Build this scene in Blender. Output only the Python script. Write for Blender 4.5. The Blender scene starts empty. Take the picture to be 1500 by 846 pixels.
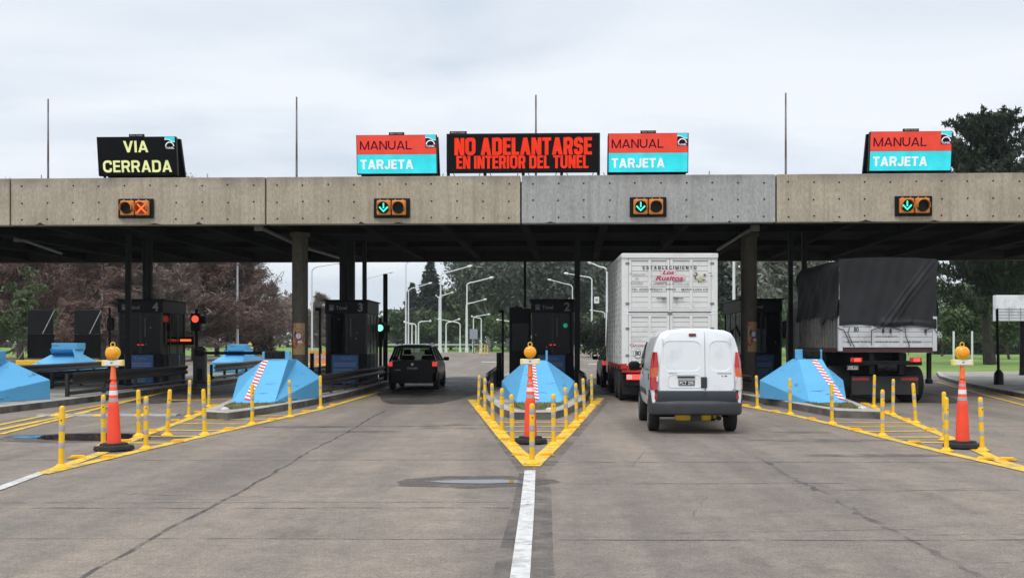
import bpy, bmesh, math, random
import numpy as np
from mathutils import Vector, Matrix
R = math.radians
sc = bpy.context.scene
COL = sc.collection

# ---------------------------------------------------------------- camera, sky, sun, exposure
EYE = 1.59
KPX = 1600.0                       # focal length in photo pixels (photo is 1500 wide)
cd = bpy.data.cameras.new('camera')
cam = bpy.data.objects.new('camera', cd); COL.objects.link(cam)
cam.location = (0, 0, EYE); cam.rotation_euler = (R(90), 0, 0)
cd.sensor_width = 36; cd.lens = 36 * KPX / 1500
cd.shift_x = -30 / 1500; cd.shift_y = 77 / 1500
cd.clip_start = 0.1; cd.clip_end = 3000
sc.camera = cam

SUN_EL, SUN_AZ = R(58), R(205)     # azimuth measured clockwise from +y
wd = bpy.data.worlds.new('World'); sc.world = wd; wd.use_nodes = True
nt = wd.node_tree; nt.nodes.clear()
def wn(t, **k):
    n = nt.nodes.new(t)
    for a, v in k.items(): setattr(n, a, v)
    return n
out = wn('ShaderNodeOutputWorld'); bg = wn('ShaderNodeBackground')
bg.inputs['Strength'].default_value = 0.1
sky = wn('ShaderNodeTexSky', sky_type='NISHITA', sun_disc=False)
sky.sun_elevation = SUN_EL; sky.sun_rotation = SUN_AZ
tc = wn('ShaderNodeTexCoord'); sep = wn('ShaderNodeSeparateXYZ')
nt.links.new(tc.outputs['Generated'], sep.inputs[0])
zc = wn('ShaderNodeMath', operation='MAXIMUM'); zc.inputs[1].default_value = 0.0
nt.links.new(sep.outputs['Z'], zc.inputs[0])
za = wn('ShaderNodeMath', operation='ADD'); za.inputs[1].default_value = 0.16
nt.links.new(zc.outputs[0], za.inputs[0])
dv = wn('ShaderNodeVectorMath', operation='DIVIDE'); cz = wn('ShaderNodeCombineXYZ')
for i in 'XYZ': nt.links.new(za.outputs[0], cz.inputs[i])
nt.links.new(tc.outputs['Generated'], dv.inputs[0]); nt.links.new(cz.outputs[0], dv.inputs[1])
mp = wn('ShaderNodeMapping'); mp.inputs['Location'].default_value = (3.1, 1.7, 0); mp.inputs['Scale'].default_value = (0.55, 0.8, 0.25)
nt.links.new(dv.outputs[0], mp.inputs[0])
nz = wn('ShaderNodeTexNoise'); nz.inputs['Scale'].default_value = 1.5; nz.inputs['Detail'].default_value = 5; nz.inputs['Roughness'].default_value = 0.52
nz.inputs['Distortion'].default_value = 0.4
nt.links.new(mp.outputs[0], nz.inputs['Vector'])
cr = wn('ShaderNodeValToRGB')
cr.color_ramp.elements[0].position = 0.36; cr.color_ramp.elements[0].color = (0.55, 0.61, 0.685, 1)
cr.color_ramp.elements[1].position = 0.63; cr.color_ramp.elements[1].color = (0.735, 0.765, 0.805, 1)
nt.links.new(nz.outputs['Fac'], cr.inputs[0])
sc10 = wn('ShaderNodeVectorMath', operation='SCALE'); sc10.inputs['Scale'].default_value = 9.9
zg = wn('ShaderNodeMapRange'); zg.interpolation_type = 'SMOOTHSTEP'      # overcast sky: brighter overhead than at the horizon
for i_, v_ in ((1, .34), (2, .95), (3, 11.5), (4, 20.5)): zg.inputs[i_].default_value = v_
nt.links.new(sep.outputs['Z'], zg.inputs[0]); nt.links.new(zg.outputs[0], sc10.inputs['Scale'])
nt.links.new(cr.outputs[0], sc10.inputs[0])
mx = wn('ShaderNodeMix', data_type='RGBA'); mx.inputs[0].default_value = 0.9
nt.links.new(sky.outputs[0], mx.inputs[6]); nt.links.new(sc10.outputs[0], mx.inputs[7])
nt.links.new(mx.outputs[2], bg.inputs['Color']); nt.links.new(bg.outputs[0], out.inputs[0])

sd = bpy.data.lights.new('sun', 'SUN'); so = bpy.data.objects.new('sun', sd); COL.objects.link(so)
sd.energy = 1.5; sd.angle = R(25); sd.color = (1.0, 0.96, 0.90)
sdir = Vector((math.sin(SUN_AZ) * math.cos(SUN_EL), math.cos(SUN_AZ) * math.cos(SUN_EL), math.sin(SUN_EL)))
so.rotation_euler = sdir.to_track_quat('Z', 'Y').to_euler()
so.location = (-20, -40, 60)

sc.view_settings.view_transform = 'Standard'; sc.view_settings.look = 'None'
sc.view_settings.exposure = 0.20; sc.view_settings.gamma = 1.0
sc.view_settings.use_curve_mapping = False
sc.render.engine = 'CYCLES'
sc.cycles.max_bounces = 6; sc.cycles.diffuse_bounces = 3; sc.cycles.glossy_bounces = 3
sc.cycles.transparent_max_bounces = 12; sc.cycles.use_denoising = True
sc.cycles.sample_clamp_indirect = 4

# ---------------------------------------------------------------- helpers
def G(px, py):                      # a spot on the road, surveyed from the photograph
    d = EYE * KPX / (py - 500.0)
    return ((px - 780) * d / KPX, d)
def WX(px, d): return (px - 780) * d / KPX
def WZ(py, d): return EYE - (py - 500) * d / KPX

_m = {}
def mat(name, col, rough=0.6, metal=0.0, var=0.12, scale=5.0, stretch=(1, 1, 1), bump=0.0, bscale=40.0,
        emit=None, es=1.0, spec=0.5, coat=0.0, dirt=None, dscale=1.2, dlo=0.5, dhi=0.75, alpha_noise=None, detail=5):
    if name in _m: return _m[name]
    m = bpy.data.materials.new(name); m.use_nodes = True; _m[name] = m
    t = m.node_tree; b = t.nodes['Principled BSDF']; L = t.links.new
    b.inputs['Roughness'].default_value = rough; b.inputs['Metallic'].default_value = metal
    b.inputs['Specular IOR Level'].default_value = spec; b.inputs['Coat Weight'].default_value = coat
    c = t.nodes.new('ShaderNodeTexCoord'); mpn = t.nodes.new('ShaderNodeMapping'); mpn.inputs['Scale'].default_value = stretch
    L(c.outputs['Object'], mpn.inputs[0])
    n = t.nodes.new('ShaderNodeTexNoise'); n.inputs['Scale'].default_value = scale; n.inputs['Detail'].default_value = detail; n.inputs['Roughness'].default_value = 0.6
    L(mpn.outputs[0], n.inputs['Vector'])
    r = t.nodes.new('ShaderNodeValToRGB')
    r.color_ramp.elements[0].position = 0.3; r.color_ramp.elements[1].position = 0.7
    r.color_ramp.elements[0].color = tuple(max(0, v * (1 - var)) for v in col) + (1,)
    r.color_ramp.elements[1].color = tuple(min(1, v * (1 + var)) for v in col) + (1,)
    L(n.outputs['Fac'], r.inputs[0]); last = r.outputs[0]
    if dirt:
        n2 = t.nodes.new('ShaderNodeTexNoise'); n2.inputs['Scale'].default_value = dscale; n2.inputs['Detail'].default_value = 8; n2.inputs['Roughness'].default_value = 0.65
        L(mpn.outputs[0], n2.inputs['Vector'])
        r2 = t.nodes.new('ShaderNodeMapRange'); r2.inputs[1].default_value = dlo; r2.inputs[2].default_value = dhi
        L(n2.outputs['Fac'], r2.inputs[0])
        mm = t.nodes.new('ShaderNodeMix'); mm.data_type = 'RGBA'
        L(r2.outputs[0], mm.inputs[0]); L(last, mm.inputs[6]); mm.inputs[7].default_value = tuple(dirt) + (1,)
        last = mm.outputs[2]
    L(last, b.inputs['Base Color'])
    if bump:
        n3 = t.nodes.new('ShaderNodeTexNoise'); n3.inputs['Scale'].default_value = bscale; n3.inputs['Detail'].default_value = 4
        L(c.outputs['Object'], n3.inputs['Vector'])
        bp = t.nodes.new('ShaderNodeBump'); bp.inputs['Strength'].default_value = bump; bp.inputs['Distance'].default_value = 0.02
        L(n3.outputs['Fac'], bp.inputs['Height']); L(bp.outputs[0], b.inputs['Normal'])
    if emit:
        b.inputs['Emission Color'].default_value = tuple(emit) + (1,); b.inputs['Emission Strength'].default_value = es
    if alpha_noise:                  # worn or patchy coverage: (scale, lo, hi)
        n4 = t.nodes.new('ShaderNodeTexNoise'); n4.inputs['Scale'].default_value = alpha_noise[0]; n4.inputs['Detail'].default_value = 8; n4.inputs['Roughness'].default_value = 0.7
        L(c.outputs['Object'], n4.inputs['Vector'])
        r4 = t.nodes.new('ShaderNodeMapRange'); r4.inputs[1].default_value = alpha_noise[1]; r4.inputs[2].default_value = alpha_noise[2]
        L(n4.outputs['Fac'], r4.inputs[0])
        if len(alpha_noise) > 3:
            ml = t.nodes.new('ShaderNodeMath'); ml.operation = 'MULTIPLY'; ml.inputs[1].default_value = alpha_noise[3]
            L(r4.outputs[0], ml.inputs[0]); L(ml.outputs[0], b.inputs['Alpha'])
        else: L(r4.outputs[0], b.inputs['Alpha'])
    return m

def glass(name, tint, gloss=0.14):
    m = bpy.data.materials.new(name); m.use_nodes = True; t = m.node_tree; t.nodes.clear()
    o = t.nodes.new('ShaderNodeOutputMaterial'); mixs = t.nodes.new('ShaderNodeMixShader'); mixs.inputs[0].default_value = gloss
    a = t.nodes.new('ShaderNodeBsdfTransparent'); a.inputs[0].default_value = tuple(tint) + (1,)
    g = t.nodes.new('ShaderNodeBsdfGlossy'); g.inputs['Roughness'].default_value = 0.04; g.inputs[0].default_value = (0.8, 0.85, 0.9, 1)
    t.links.new(a.outputs[0], mixs.inputs[1]); t.links.new(g.outputs[0], mixs.inputs[2]); t.links.new(mixs.outputs[0], o.inputs[0])
    return m

class MB:
    """collects shapes; build() links them as one mesh object"""
    def __init__(s): s.v = []; s.f = []; s.k = []; s.mi = 0; s.M = None
    def m(s, i): s.mi = i; return s
    def at(s, M): s.M = M; return s
    def add(s, vs, fs):
        o = len(s.v)
        if s.M is not None: vs = [tuple(s.M @ Vector(p)) for p in vs]
        s.v.extend([tuple(p) for p in vs]); s.f.extend([tuple(i + o for i in f) for f in fs]); s.k.extend([s.mi] * len(fs))
        return s
    def box(s, x0, x1, y0, y1, z0, z1, bev=0.0):
        if bev > 0:
            bm = bmesh.new()
            vs = [bm.verts.new((x, y, z)) for x in (x0, x1) for y in (y0, y1) for z in (z0, z1)]
            for q in ((0, 1, 3, 2), (4, 6, 7, 5), (0, 4, 5, 1), (2, 3, 7, 6), (0, 2, 6, 4), (1, 5, 7, 3)): bm.faces.new([vs[i] for i in q])
            bev = min(bev, 0.45 * min(abs(x1 - x0), abs(y1 - y0), abs(z1 - z0)))
            bmesh.ops.bevel(bm, geom=bm.edges[:], offset=bev, segments=2, affect='EDGES', profile=0.5)
            bm.verts.index_update()
            r = s.add([tuple(v.co) for v in bm.verts], [[v.index for v in f.verts] for f in bm.faces]); bm.free(); return r
        v = [(x, y, z) for x in (x0, x1) for y in (y0, y1) for z in (z0, z1)]
        return s.add(v, [(0, 1, 3, 2), (4, 6, 7, 5), (0, 4, 5, 1), (2, 3, 7, 6), (0, 2, 6, 4), (1, 5, 7, 3)])
    def loft(s, rings, closed=True, cap=True):
        n = len(rings[0]); vs = [p for r in rings for p in r]; fs = []
        for i in range(len(rings) - 1):
            for j in range(n if closed else n - 1):
                a = i * n + j; b = i * n + (j + 1) % n
                fs.append((a, b, b + n, a + n))
        if cap and closed:
            fs.append(tuple(range(n - 1, -1, -1))); fs.append(tuple(range(len(vs) - n, len(vs))))
        return s.add(vs, fs)
    def tube(s, pts, r, n=8, cap=True):
        P = [Vector(p) for p in pts]; rr = r if isinstance(r, (list, tuple)) else [r] * len(P); rings = []; ref = None
        for i, p in enumerate(P):
            d = (P[min(i + 1, len(P) - 1)] - P[max(i - 1, 0)]).normalized()
            if ref is None: ref = Vector((1, 0, 0)) if abs(d.x) < 0.8 else Vector((0, 1, 0))
            u = (ref - d * ref.dot(d)).normalized(); w = d.cross(u); ref = u
            rings.append([tuple(p + (u * math.cos(a) + w * math.sin(a)) * rr[i]) for a in [2 * math.pi * k / n for k in range(n)]])
        return s.loft(rings, True, cap)
    def lathe(s, prof, n=20, c=(0, 0, 0)):
        rings = [[(c[0] + r * math.cos(2 * math.pi * k / n), c[1] + r * math.sin(2 * math.pi * k / n), c[2] + z) for k in range(n)] for r, z in prof]
        return s.loft(rings, True, True)
    def disc(s, c, r, n=20, t=0.02, axis='y'):
        if axis == 'y': return s.loft([[(c[0] + r * math.cos(2 * math.pi * k / n), c[1] + q, c[2] + r * math.sin(2 * math.pi * k / n)) for k in range(n)] for q in (0, -t)])
        return s.loft([[(c[0] + q, c[1] + r * math.cos(2 * math.pi * k / n), c[2] + r * math.sin(2 * math.pi * k / n)) for k in range(n)] for q in (-t / 2, t / 2)])
    def prism(s, poly, y0, y1):        # polygon in x,z
        return s.loft([[(x, y0, z) for x, z in poly], [(x, y1, z) for x, z in poly]])
    def slab(s, poly, z0, z1):         # polygon in x,y
        return s.loft([[(x, y, z0) for x, y in poly], [(x, y, z1) for x, y in poly]])
    def sheet(s, poly, z):
        return s.add([(x, y, z) for x, y in poly], [tuple(range(len(poly)))])
    def strip(s, pts, w, z):           # ground strip along pts
        P = [Vector((p[0], p[1])) for p in pts]; ww = w if isinstance(w, (list, tuple)) else [w] * len(P); a = []; b = []
        for i, p in enumerate(P):
            d = (P[min(i + 1, len(P) - 1)] - P[max(i - 1, 0)]).normalized(); q = Vector((-d.y, d.x)) * ww[i] / 2
            a.append((p.x + q.x, p.y + q.y, z)); b.append((p.x - q.x, p.y - q.y, z))
        n = len(P)
        return s.add(a + b, [(i, i + 1, n + i + 1, n + i) for i in range(n - 1)])
    def text(s, st, cx, y, cz, h, w=None, bold=0.0, shear=0.0, t=0.0):
        vs, fs = text_geo(st, bold, shear)
        xs = [p[0] for p in vs]; zs = [p[1] for p in vs]; x0, x1, z0, z1 = min(xs), max(xs), min(zs), max(zs)
        k = h / (z1 - z0); kx = k if w is None else w / (x1 - x0)
        return s.add([(cx + (p[0] - (x0 + x1) / 2) * kx, y, cz + (p[1] - (z0 + z1) / 2) * k) for p in vs], fs)
    def build(s, name, mats, parent=None, smooth=None, loc=None):
        me = bpy.data.meshes.new(name); me.from_pydata(s.v, [], s.f)
        for m_ in (mats if isinstance(mats, (list, tuple)) else [mats]): me.materials.append(m_)
        me.polygons.foreach_set('material_index', s.k)
        bm = bmesh.new(); bm.from_mesh(me); bmesh.ops.recalc_face_normals(bm, faces=bm.faces[:])
        if smooth:
            a = R(smooth)
            for f in bm.faces: f.smooth = True
            for e in bm.edges:
                if len(e.link_faces) != 2 or e.calc_face_angle(0) > a: e.smooth = False
        bm.to_mesh(me); bm.free(); me.update()
        o = bpy.data.objects.new(name, me); COL.objects.link(o)
        if parent: o.parent = parent
        if loc: o.location = loc
        return o

def round_path(P, r, n=6):
    o = [P[0]]
    for a, b, c in zip(P[:-2], P[1:-1], P[2:]):
        a, b, c = Vector(a), Vector(b), Vector(c); k = min(r, (b - a).length * .5, (c - b).length * .5); p, q = b + (a - b).normalized() * k, b + (c - b).normalized() * k
        for i in range(n + 1): t = i / n; v = p * (1 - t) ** 2 + b * 2 * t * (1 - t) * .92 + b * 0 + q * t * t + (p + q) * .08 * t * (1 - t); o.append((v.x, v.y))
    o.append(P[-1]); return o
GW = {'I': 0, 'E': .60, 'L': .56, 'T': .66, 'J': .58, 'S': .68, 'A': .80, 'V': .78, 'M': .90, 'N': .74, 'C': .74, 'O': .78, 'D': .74, 'R': .72, 'U': .74, 'B': .72}
def glyph(ch, W, t):
    """block capital, cap height 1: list of polygons"""
    P = []; hv = t * .86
    def rect(x0, x1, z0, z1): P.append([(x0, z0), (x1, z0), (x1, z1), (x0, z1)])
    def par(xb, xt, w, z0=0, z1=1): P.append([(xb, z0), (xb + w, z0), (xt + w, z1), (xt, z1)])
    def band(path, w=t):
        V = [Vector(p) for p in path]; A = []; B = []
        for i, p in enumerate(V):
            d = (V[min(i + 1, len(V) - 1)] - V[max(i - 1, 0)]).normalized(); q = Vector((-d.y, d.x)) * w / 2; A.append(p + q); B.append(p - q)
        for i in range(len(V) - 1): P.append([tuple(A[i]), tuple(A[i + 1]), tuple(B[i + 1]), tuple(B[i])])
    l, r_, b, u = t / 2, W - t / 2, hv / 2, 1 - hv / 2; R_ = min(.42, W * .55)
    if ch == 'I': rect(0, t, 0, 1)
    elif ch == 'E': rect(0, t, 0, 1); rect(t, W, 0, hv); rect(t, W, 1 - hv, 1); rect(t, W * .93, .5 - hv / 2 + .02, .5 + hv / 2 + .02)
    elif ch == 'L': rect(0, t, 0, 1); rect(t, W, 0, hv)
    elif ch == 'T': rect(W / 2 - t / 2, W / 2 + t / 2, 0, 1 - hv); rect(0, W, 1 - hv, 1)
    elif ch in 'AV':
        w = t * 1.06; f = (lambda q: q) if ch == 'A' else (lambda q: [(x, 1 - z) for x, z in q]); n0 = len(P)
        par(0, W / 2 - w / 2, w); par(W - w, W / 2 - w / 2, w)
        P[n0:] = [f(q) for q in P[n0:]]
        if ch == 'A': z0, z1 = .20, .20 + hv * .9; k = (W / 2 - w / 2); P.append([(k * z0 + w * .9, z0), (W - k * z0 - w * .9, z0), (W - k * z1 - w * .9, z1), (k * z1 + w * .9, z1)])
    elif ch == 'M': w = t * .95; rect(0, w, 0, 1); rect(W - w, W, 0, 1); par(W / 2 - w / 2, w * .0, w * 1.0, 0.0, 1); par(W / 2 - w / 2, W - w, w, 0.0, 1)
    elif ch == 'N': rect(0, t, 0, 1); rect(W - t, W, 0, 1); par(W - t * 1.05, .0, t * 1.05)
    elif ch == 'C': band(round_path([(r_, .66), (r_, u), (l, u), (l, b), (r_, b), (r_, .34)], R_))
    elif ch == 'O': q = round_path([(W / 2, u), (l, u), (l, b), (r_, b), (r_, u), (W / 2, u)], R_); band(q)
    elif ch == 'D': rect(0, t, 0, 1); band(round_path([(t * .9, u), (r_, u), (r_, b), (t * .9, b)], R_))
    elif ch == 'U': band(round_path([(l, 1), (l, b), (r_, b), (r_, 1)], R_))
    elif ch == 'J': band(round_path([(r_, 1), (r_, b), (l, b), (l, .32)], R_))
    elif ch == 'R': rect(0, t, 0, 1); m = .46; band(round_path([(t * .9, u), (r_, u), (r_, m), (t * .9, m)], .26)); par(W - t * 1.08, W * .52 - t * .2, t * 1.05, 0, m)
    elif ch == 'B': rect(0, t, 0, 1); band(round_path([(t * .9, u), (r_ - .04, u), (r_ - .04, .53), (t * .9, .53)], .24)); band(round_path([(t * .9, .53), (r_, .53), (r_, b), (t * .9, b)], .26))
    elif ch == 'S': band(round_path([(r_, .68), (r_, u), (l, u), (l, .51), (r_, .51), (r_, b), (l, b), (l, .32)], .24))
    return P
def caps(g, st, cx, y, cz, h, w, t, gap=None):
    gap = t * .55 if gap is None else gap
    tot = w / h; fixed = 0; var = 0
    for ch in st:
        if ch == ' ': fixed += .16 + gap; var += .05
        else: fixed += gap + (t if ch == 'I' else 0); var += GW[ch]
    k = (tot - fixed + gap) / var; x = -tot / 2
    for ch in st:
        if ch == ' ': x += .16 + gap + .05 * k; continue
        W = t if ch == 'I' else GW[ch] * k
        for i, poly in enumerate(glyph(ch, W, t)): g.add([(cx + (x + px) * h, y - .00025 * i, cz + (pz - .5) * h) for px, pz in poly], [tuple(range(len(poly)))])
        x += W + gap
_tx = {}
def text_geo(st, bold, shear):
    key = (st, bold, shear)
    if key not in _tx:
        cu = bpy.data.curves.new('lettering', 'FONT'); cu.body = st; cu.offset = bold; cu.shear = shear; cu.fill_mode = 'FRONT'; cu.resolution_u = 4
        o = bpy.data.objects.new('lettering', cu); COL.objects.link(o)
        me = bpy.data.meshes.new_from_object(o.evaluated_get(bpy.context.evaluated_depsgraph_get()))
        _tx[key] = ([tuple(v.co[:2]) for v in me.vertices], [tuple(p.vertices) for p in me.polygons])
        bpy.data.objects.remove(o); bpy.data.curves.remove(cu); bpy.data.meshes.remove(me)
    return _tx[key]

def tag(o, label, cat, group=None, kind=None):
    if label: o['label'] = label
    if cat: o['category'] = cat
    if group: o['group'] = group
    if kind: o['kind'] = kind
    return o
def thing(name, label, cat, loc=(0, 0, 0), rz=0.0, group=None):
    o = bpy.data.objects.new(name, None); COL.objects.link(o); o.empty_display_size = 0.2
    o.location = loc; o.rotation_euler = (0, 0, rz)
    return tag(o, label, cat, group)
def struct(o, label=None):
    o['kind'] = 'structure'
    if label: o['label'] = label
    return o
def dup(root, loc, rz=0.0, label=None, sx=None, rx=0.0, ry=0.0):
    kids = {}
    for o in COL.objects:
        if o.parent: kids.setdefault(o.parent.name, []).append(o)
    def cp(o, par):
        c = o.copy(); COL.objects.link(c)
        if par: c.parent = par
        for ch in kids.get(o.name, []): cp(ch, c)
        return c
    r = cp(root, None); r.location = loc; r.rotation_euler = (rx, ry, rz)
    if sx: r.scale = sx
    if label: r['label'] = label
    return r
ORD = ['nearest', 'second', 'third', 'fourth', 'fifth', 'sixth', 'seventh', 'eighth', 'ninth', 'tenth', 'eleventh', 'twelfth']

# ---------------------------------------------------------------- shared materials
M_yel = mat('yellow_plastic', (0.86, 0.50, 0.012), 0.45, var=0.08, scale=9, dirt=(0.30, 0.18, 0.04), dscale=9, dlo=0.56, dhi=0.74)
M_yelpaint = mat('yellow_road_paint', (0.80, 0.50, 0.035), 0.6, var=0.15, scale=8, dirt=(0.34, 0.25, 0.12), dscale=3.0, dlo=0.48, dhi=0.70, alpha_noise=(8, 0.30, 0.43))
M_refl = mat('grey_reflective', (0.40, 0.39, 0.37), 0.35, var=0.12, scale=20)
M_orange = mat('fluorescent_orange', (0.95, 0.075, 0.028), 0.5, var=0.06, dirt=(0.6, 0.06, 0.03), dscale=4, dlo=0.55, dhi=0.8)
M_amber = mat('amber_lens', (0.95, 0.36, 0.01), 0.25, var=0.05, coat=0.5)
M_black = mat('black_plastic', (0.005, 0.005, 0.0055), 0.55, var=0.3, scale=8, spec=.2)
M_rubber = mat('black_rubber', (0.012, 0.012, 0.013), 0.8, var=0.3, scale=10)
M_blkmetal = mat('black_painted_steel', (0.005, 0.0053, 0.0056), 0.5, var=0.3, scale=6, spec=.18)
M_white = mat('white_paint', (0.78, 0.79, 0.80), 0.4, var=0.04)
M_steel = mat('galvanised_steel', (0.42, 0.43, 0.44), 0.45, metal=0.6, var=0.2, scale=4)
M_redlens = mat('red_lens', (0.55, 0.012, 0.012), 0.2, var=0.1, coat=0.6)
M_redlit = mat('lit_red_lamp', (0.6, 0.02, 0.02), 0.3, emit=(1.0, 0.06, 0.04), es=1.6)
M_conc = mat('kerb_concrete', (0.40, 0.375, 0.335), 0.85, var=0.18, scale=3, bump=0.3, dirt=(0.16, 0.145, 0.125), dscale=1.5, dlo=0.55, dhi=0.8)
M_rim = mat('wheel_steel', (0.35, 0.35, 0.36), 0.4, metal=0.7, var=0.15)
# ================================================================ ground, road, markings
rng = random.Random(7)
M_grass = mat('grass_ground', (0.135, 0.25, 0.035), 0.9, var=0.35, scale=0.35, bump=0.6, bscale=14, dirt=(0.20, 0.22, 0.06), dscale=0.12, dlo=0.45, dhi=0.7)
g = MB(); g.sheet([(-900, -60), (900, -60), (900, 1800), (-900, 1800)], -0.03)
struct(g.build('grass_ground', M_grass))

def road_material():
    m = bpy.data.materials.new('worn_concrete_road'); m.use_nodes = True; t = m.node_tree; b = t.nodes['Principled BSDF']; L = t.links.new
    b.inputs['Roughness'].default_value = 0.72; b.inputs['Specular IOR Level'].default_value = 0.35
    c = t.nodes.new('ShaderNodeTexCoord')
    def noise_(scale, detail, st=(1, 1, 1), rough=0.6):
        mp_ = t.nodes.new('ShaderNodeMapping'); mp_.inputs['Scale'].default_value = st; L(c.outputs['Object'], mp_.inputs[0])
        n = t.nodes.new('ShaderNodeTexNoise'); n.inputs['Scale'].default_value = scale; n.inputs['Detail'].default_value = detail; n.inputs['Roughness'].default_value = rough
        L(mp_.outputs[0], n.inputs['Vector']); return n.outputs['Fac']
    def ramp(f, p0, c0, p1, c1):
        r = t.nodes.new('ShaderNodeValToRGB'); r.color_ramp.elements[0].position = p0; r.color_ramp.elements[1].position = p1
        r.color_ramp.elements[0].color = c0 + (1,); r.color_ramp.elements[1].color = c1 + (1,); L(f, r.inputs[0]); return r.outputs[0]
    def mul(a, bb, f=1.0):
        x = t.nodes.new('ShaderNodeMix'); x.data_type = 'RGBA'; x.blend_type = 'MULTIPLY'; x.inputs[0].default_value = f; L(a, x.inputs[6]); L(bb, x.inputs[7]); return x.outputs[2]
    base = ramp(noise_(0.35, 6), 0.32, (0.202, 0.171, 0.145), 0.68, (0.262, 0.219, 0.182))
    speck = ramp(noise_(55, 3, rough=0.8), 0.34, (0.58, 0.57, 0.56), 0.66, (1.36, 1.355, 1.34))
    mid = ramp(noise_(2.6, 7, rough=0.7), 0.3, (0.78, 0.78, 0.79), 0.7, (1.17, 1.155, 1.13))
    track = ramp(noise_(1.0, 4, (0.75, 0.045, 1)), 0.38, (0.74, 0.755, 0.78), 0.60, (1.10, 1.085, 1.06))
    coarse = ramp(noise_(14, 4, rough=0.75), 0.32, (0.80, 0.80, 0.80), 0.68, (1.18, 1.175, 1.165))
    oil = ramp(noise_(0.8, 8, (1.0, 0.5, 1), 0.72), 0.57, (1, 1, 1), 0.74, (0.60, 0.585, 0.57))
    col = mul(mul(mul(mul(mul(base, speck), coarse), mid), track), oil)
    L(col, b.inputs['Base Color'])
    bp = t.nodes.new('ShaderNodeBump'); bp.inputs['Strength'].default_value = 0.35; bp.inputs['Distance'].default_value = 0.008
    L(noise_(70, 3), bp.inputs['Height']); L(bp.outputs[0], b.inputs['Normal'])
    return m
M_road = road_material()
g = MB(); g.sheet([(-45, -12), (30, -12), (30, 50), (19, 53), (13, 56), (11.5, 100), (14, 158), (-2, 159), (-19, 157), (-30, 125), (-62, 100), (-62, 45), (-45, 30)], 0.0)
struct(g.build('road', M_road))

# tar joints and hairline cracks
M_tar = mat('tar_joint', (0.050, 0.050, 0.055), 0.75, var=0.3, alpha_noise=(3.0, 0.36, 0.58, 0.62))
M_crack = mat('faint_crack', (0.07, 0.07, 0.078), 0.8, var=0.2, alpha_noise=(2.2, 0.40, 0.64, 0.55))
def wobble(p, q, n, amp, r):
    P = []; ph = r.random() * 9
    for i in range(n + 1):
        f = i / n; P.append((p[0] + (q[0] - p[0]) * f + amp * (math.sin(ph + f * 17) * .4 + r.uniform(-.6, .6)), p[1] + (q[1] - p[1]) * f + amp * (math.cos(ph * 2 + f * 13) * .4 + r.uniform(-.6, .6))))
    return P
g = MB()
for y, a, b_ in ((8.83, -14, 0.0), (8.75, 0.2, 14), (10.42, -9, -.2), (10.75, -8, 0.1), (14.6, -18, -0.2), (14.4, 0.3, 16), (20.4, -14, -1.2), (20.6, 1.6, 13), (26.5, -5, -1.4), (26.5, 1.7, 5.3), (33, -5, -1.7), (33, 1.9, 5.3), (12.2, 0.4, 3.5), (11.7, 3, 9), (60, -20, 20), (75, -25, 12), (92, -30, 12)):
    g.strip(wobble((a, y), (b_, y + rng.uniform(-.08, .08)), 26, 0.025, rng), rng.uniform(.022, .04) * (1 if y < 30 else 2.5), 0.004)
g.strip(wobble(G(60, 880), G(566, 600), 60, 0.035, rng), [.034 + .018 * rng.random() for _ in range(61)], 0.0045)
struct(g.build('road_joint', M_tar))
g = MB()
g.strip(wobble(G(1108, 670), G(1460, 858), 60, 0.05, rng), [.03 + .06 * rng.random() for _ in range(61)], 0.0047)
for k in range(34):
    x = rng.uniform(-7, 9); y = rng.uniform(7.5, 20); l = rng.uniform(.5, 2.6); ang = rng.choice([0, 0, 0, R(80), R(12)]) + rng.uniform(-.15, .15)
    g.strip(wobble((x, y), (x + l * math.cos(ang), y + l * math.sin(ang)), 12, 0.03, rng), rng.uniform(.012, .035), 0.005)
struct(g.build('road_crack', M_crack))
# darker patching beside the centre line, damp stain, tyre scuffs
def blob(cx, cy, rx, ry, n, r, jag=0.12):
    ph = [r.uniform(0, 6.3) for _ in range(4)]
    return [(cx + rx * math.cos(a) * (1 + jag * (math.sin(3 * a + ph[0]) + .6 * math.sin(5 * a + ph[1]) + .4 * math.sin(9 * a + ph[2]))), cy + ry * math.sin(a) * (1 + jag * (math.sin(2 * a + ph[3]) + .5 * math.sin(7 * a + ph[1])))) for a in [2 * math.pi * k / n for k in range(n)]]
M_patch = mat('bitumen_residue', (0.075, 0.073, 0.076), 0.8, var=0.25, scale=12, alpha_noise=(2.4, 0.38, 0.66, 0.50))
g = MB(); g.strip([(-.22, 5), (-.17, 8), (-.12, 10.5), (-.12, 13.2)], [.2, .18, .15, .08], 0.0055); g.strip([(.06, 5), (.08, 9), (.1, 11.5), (.09, 13.4)], [.12, .17, .2, .14], 0.0055)
for a, b_ in (((690, 588), (772, 690)), ((888, 588), (792, 690))): g.strip([G(*a), G(*b_)], [.12, .22], 0.0055)
for k in range(5): g.sheet(blob(rng.uniform(-4, -1.2), rng.uniform(19, 21), rng.uniform(.4, 1.0), .16, 26, rng), 0.0055 + .0003 * k)
for px, py, rx in ((1180, 633, .5), (1215, 645, 1.3), (1300, 667, 1.1), (440, 625, .8), (700, 622, 1.0)):
    x, y = G(px, py); g.sheet(blob(x, y, rx, .25, 26, rng), 0.0072)
struct(g.build('road_stain', M_patch))
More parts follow.
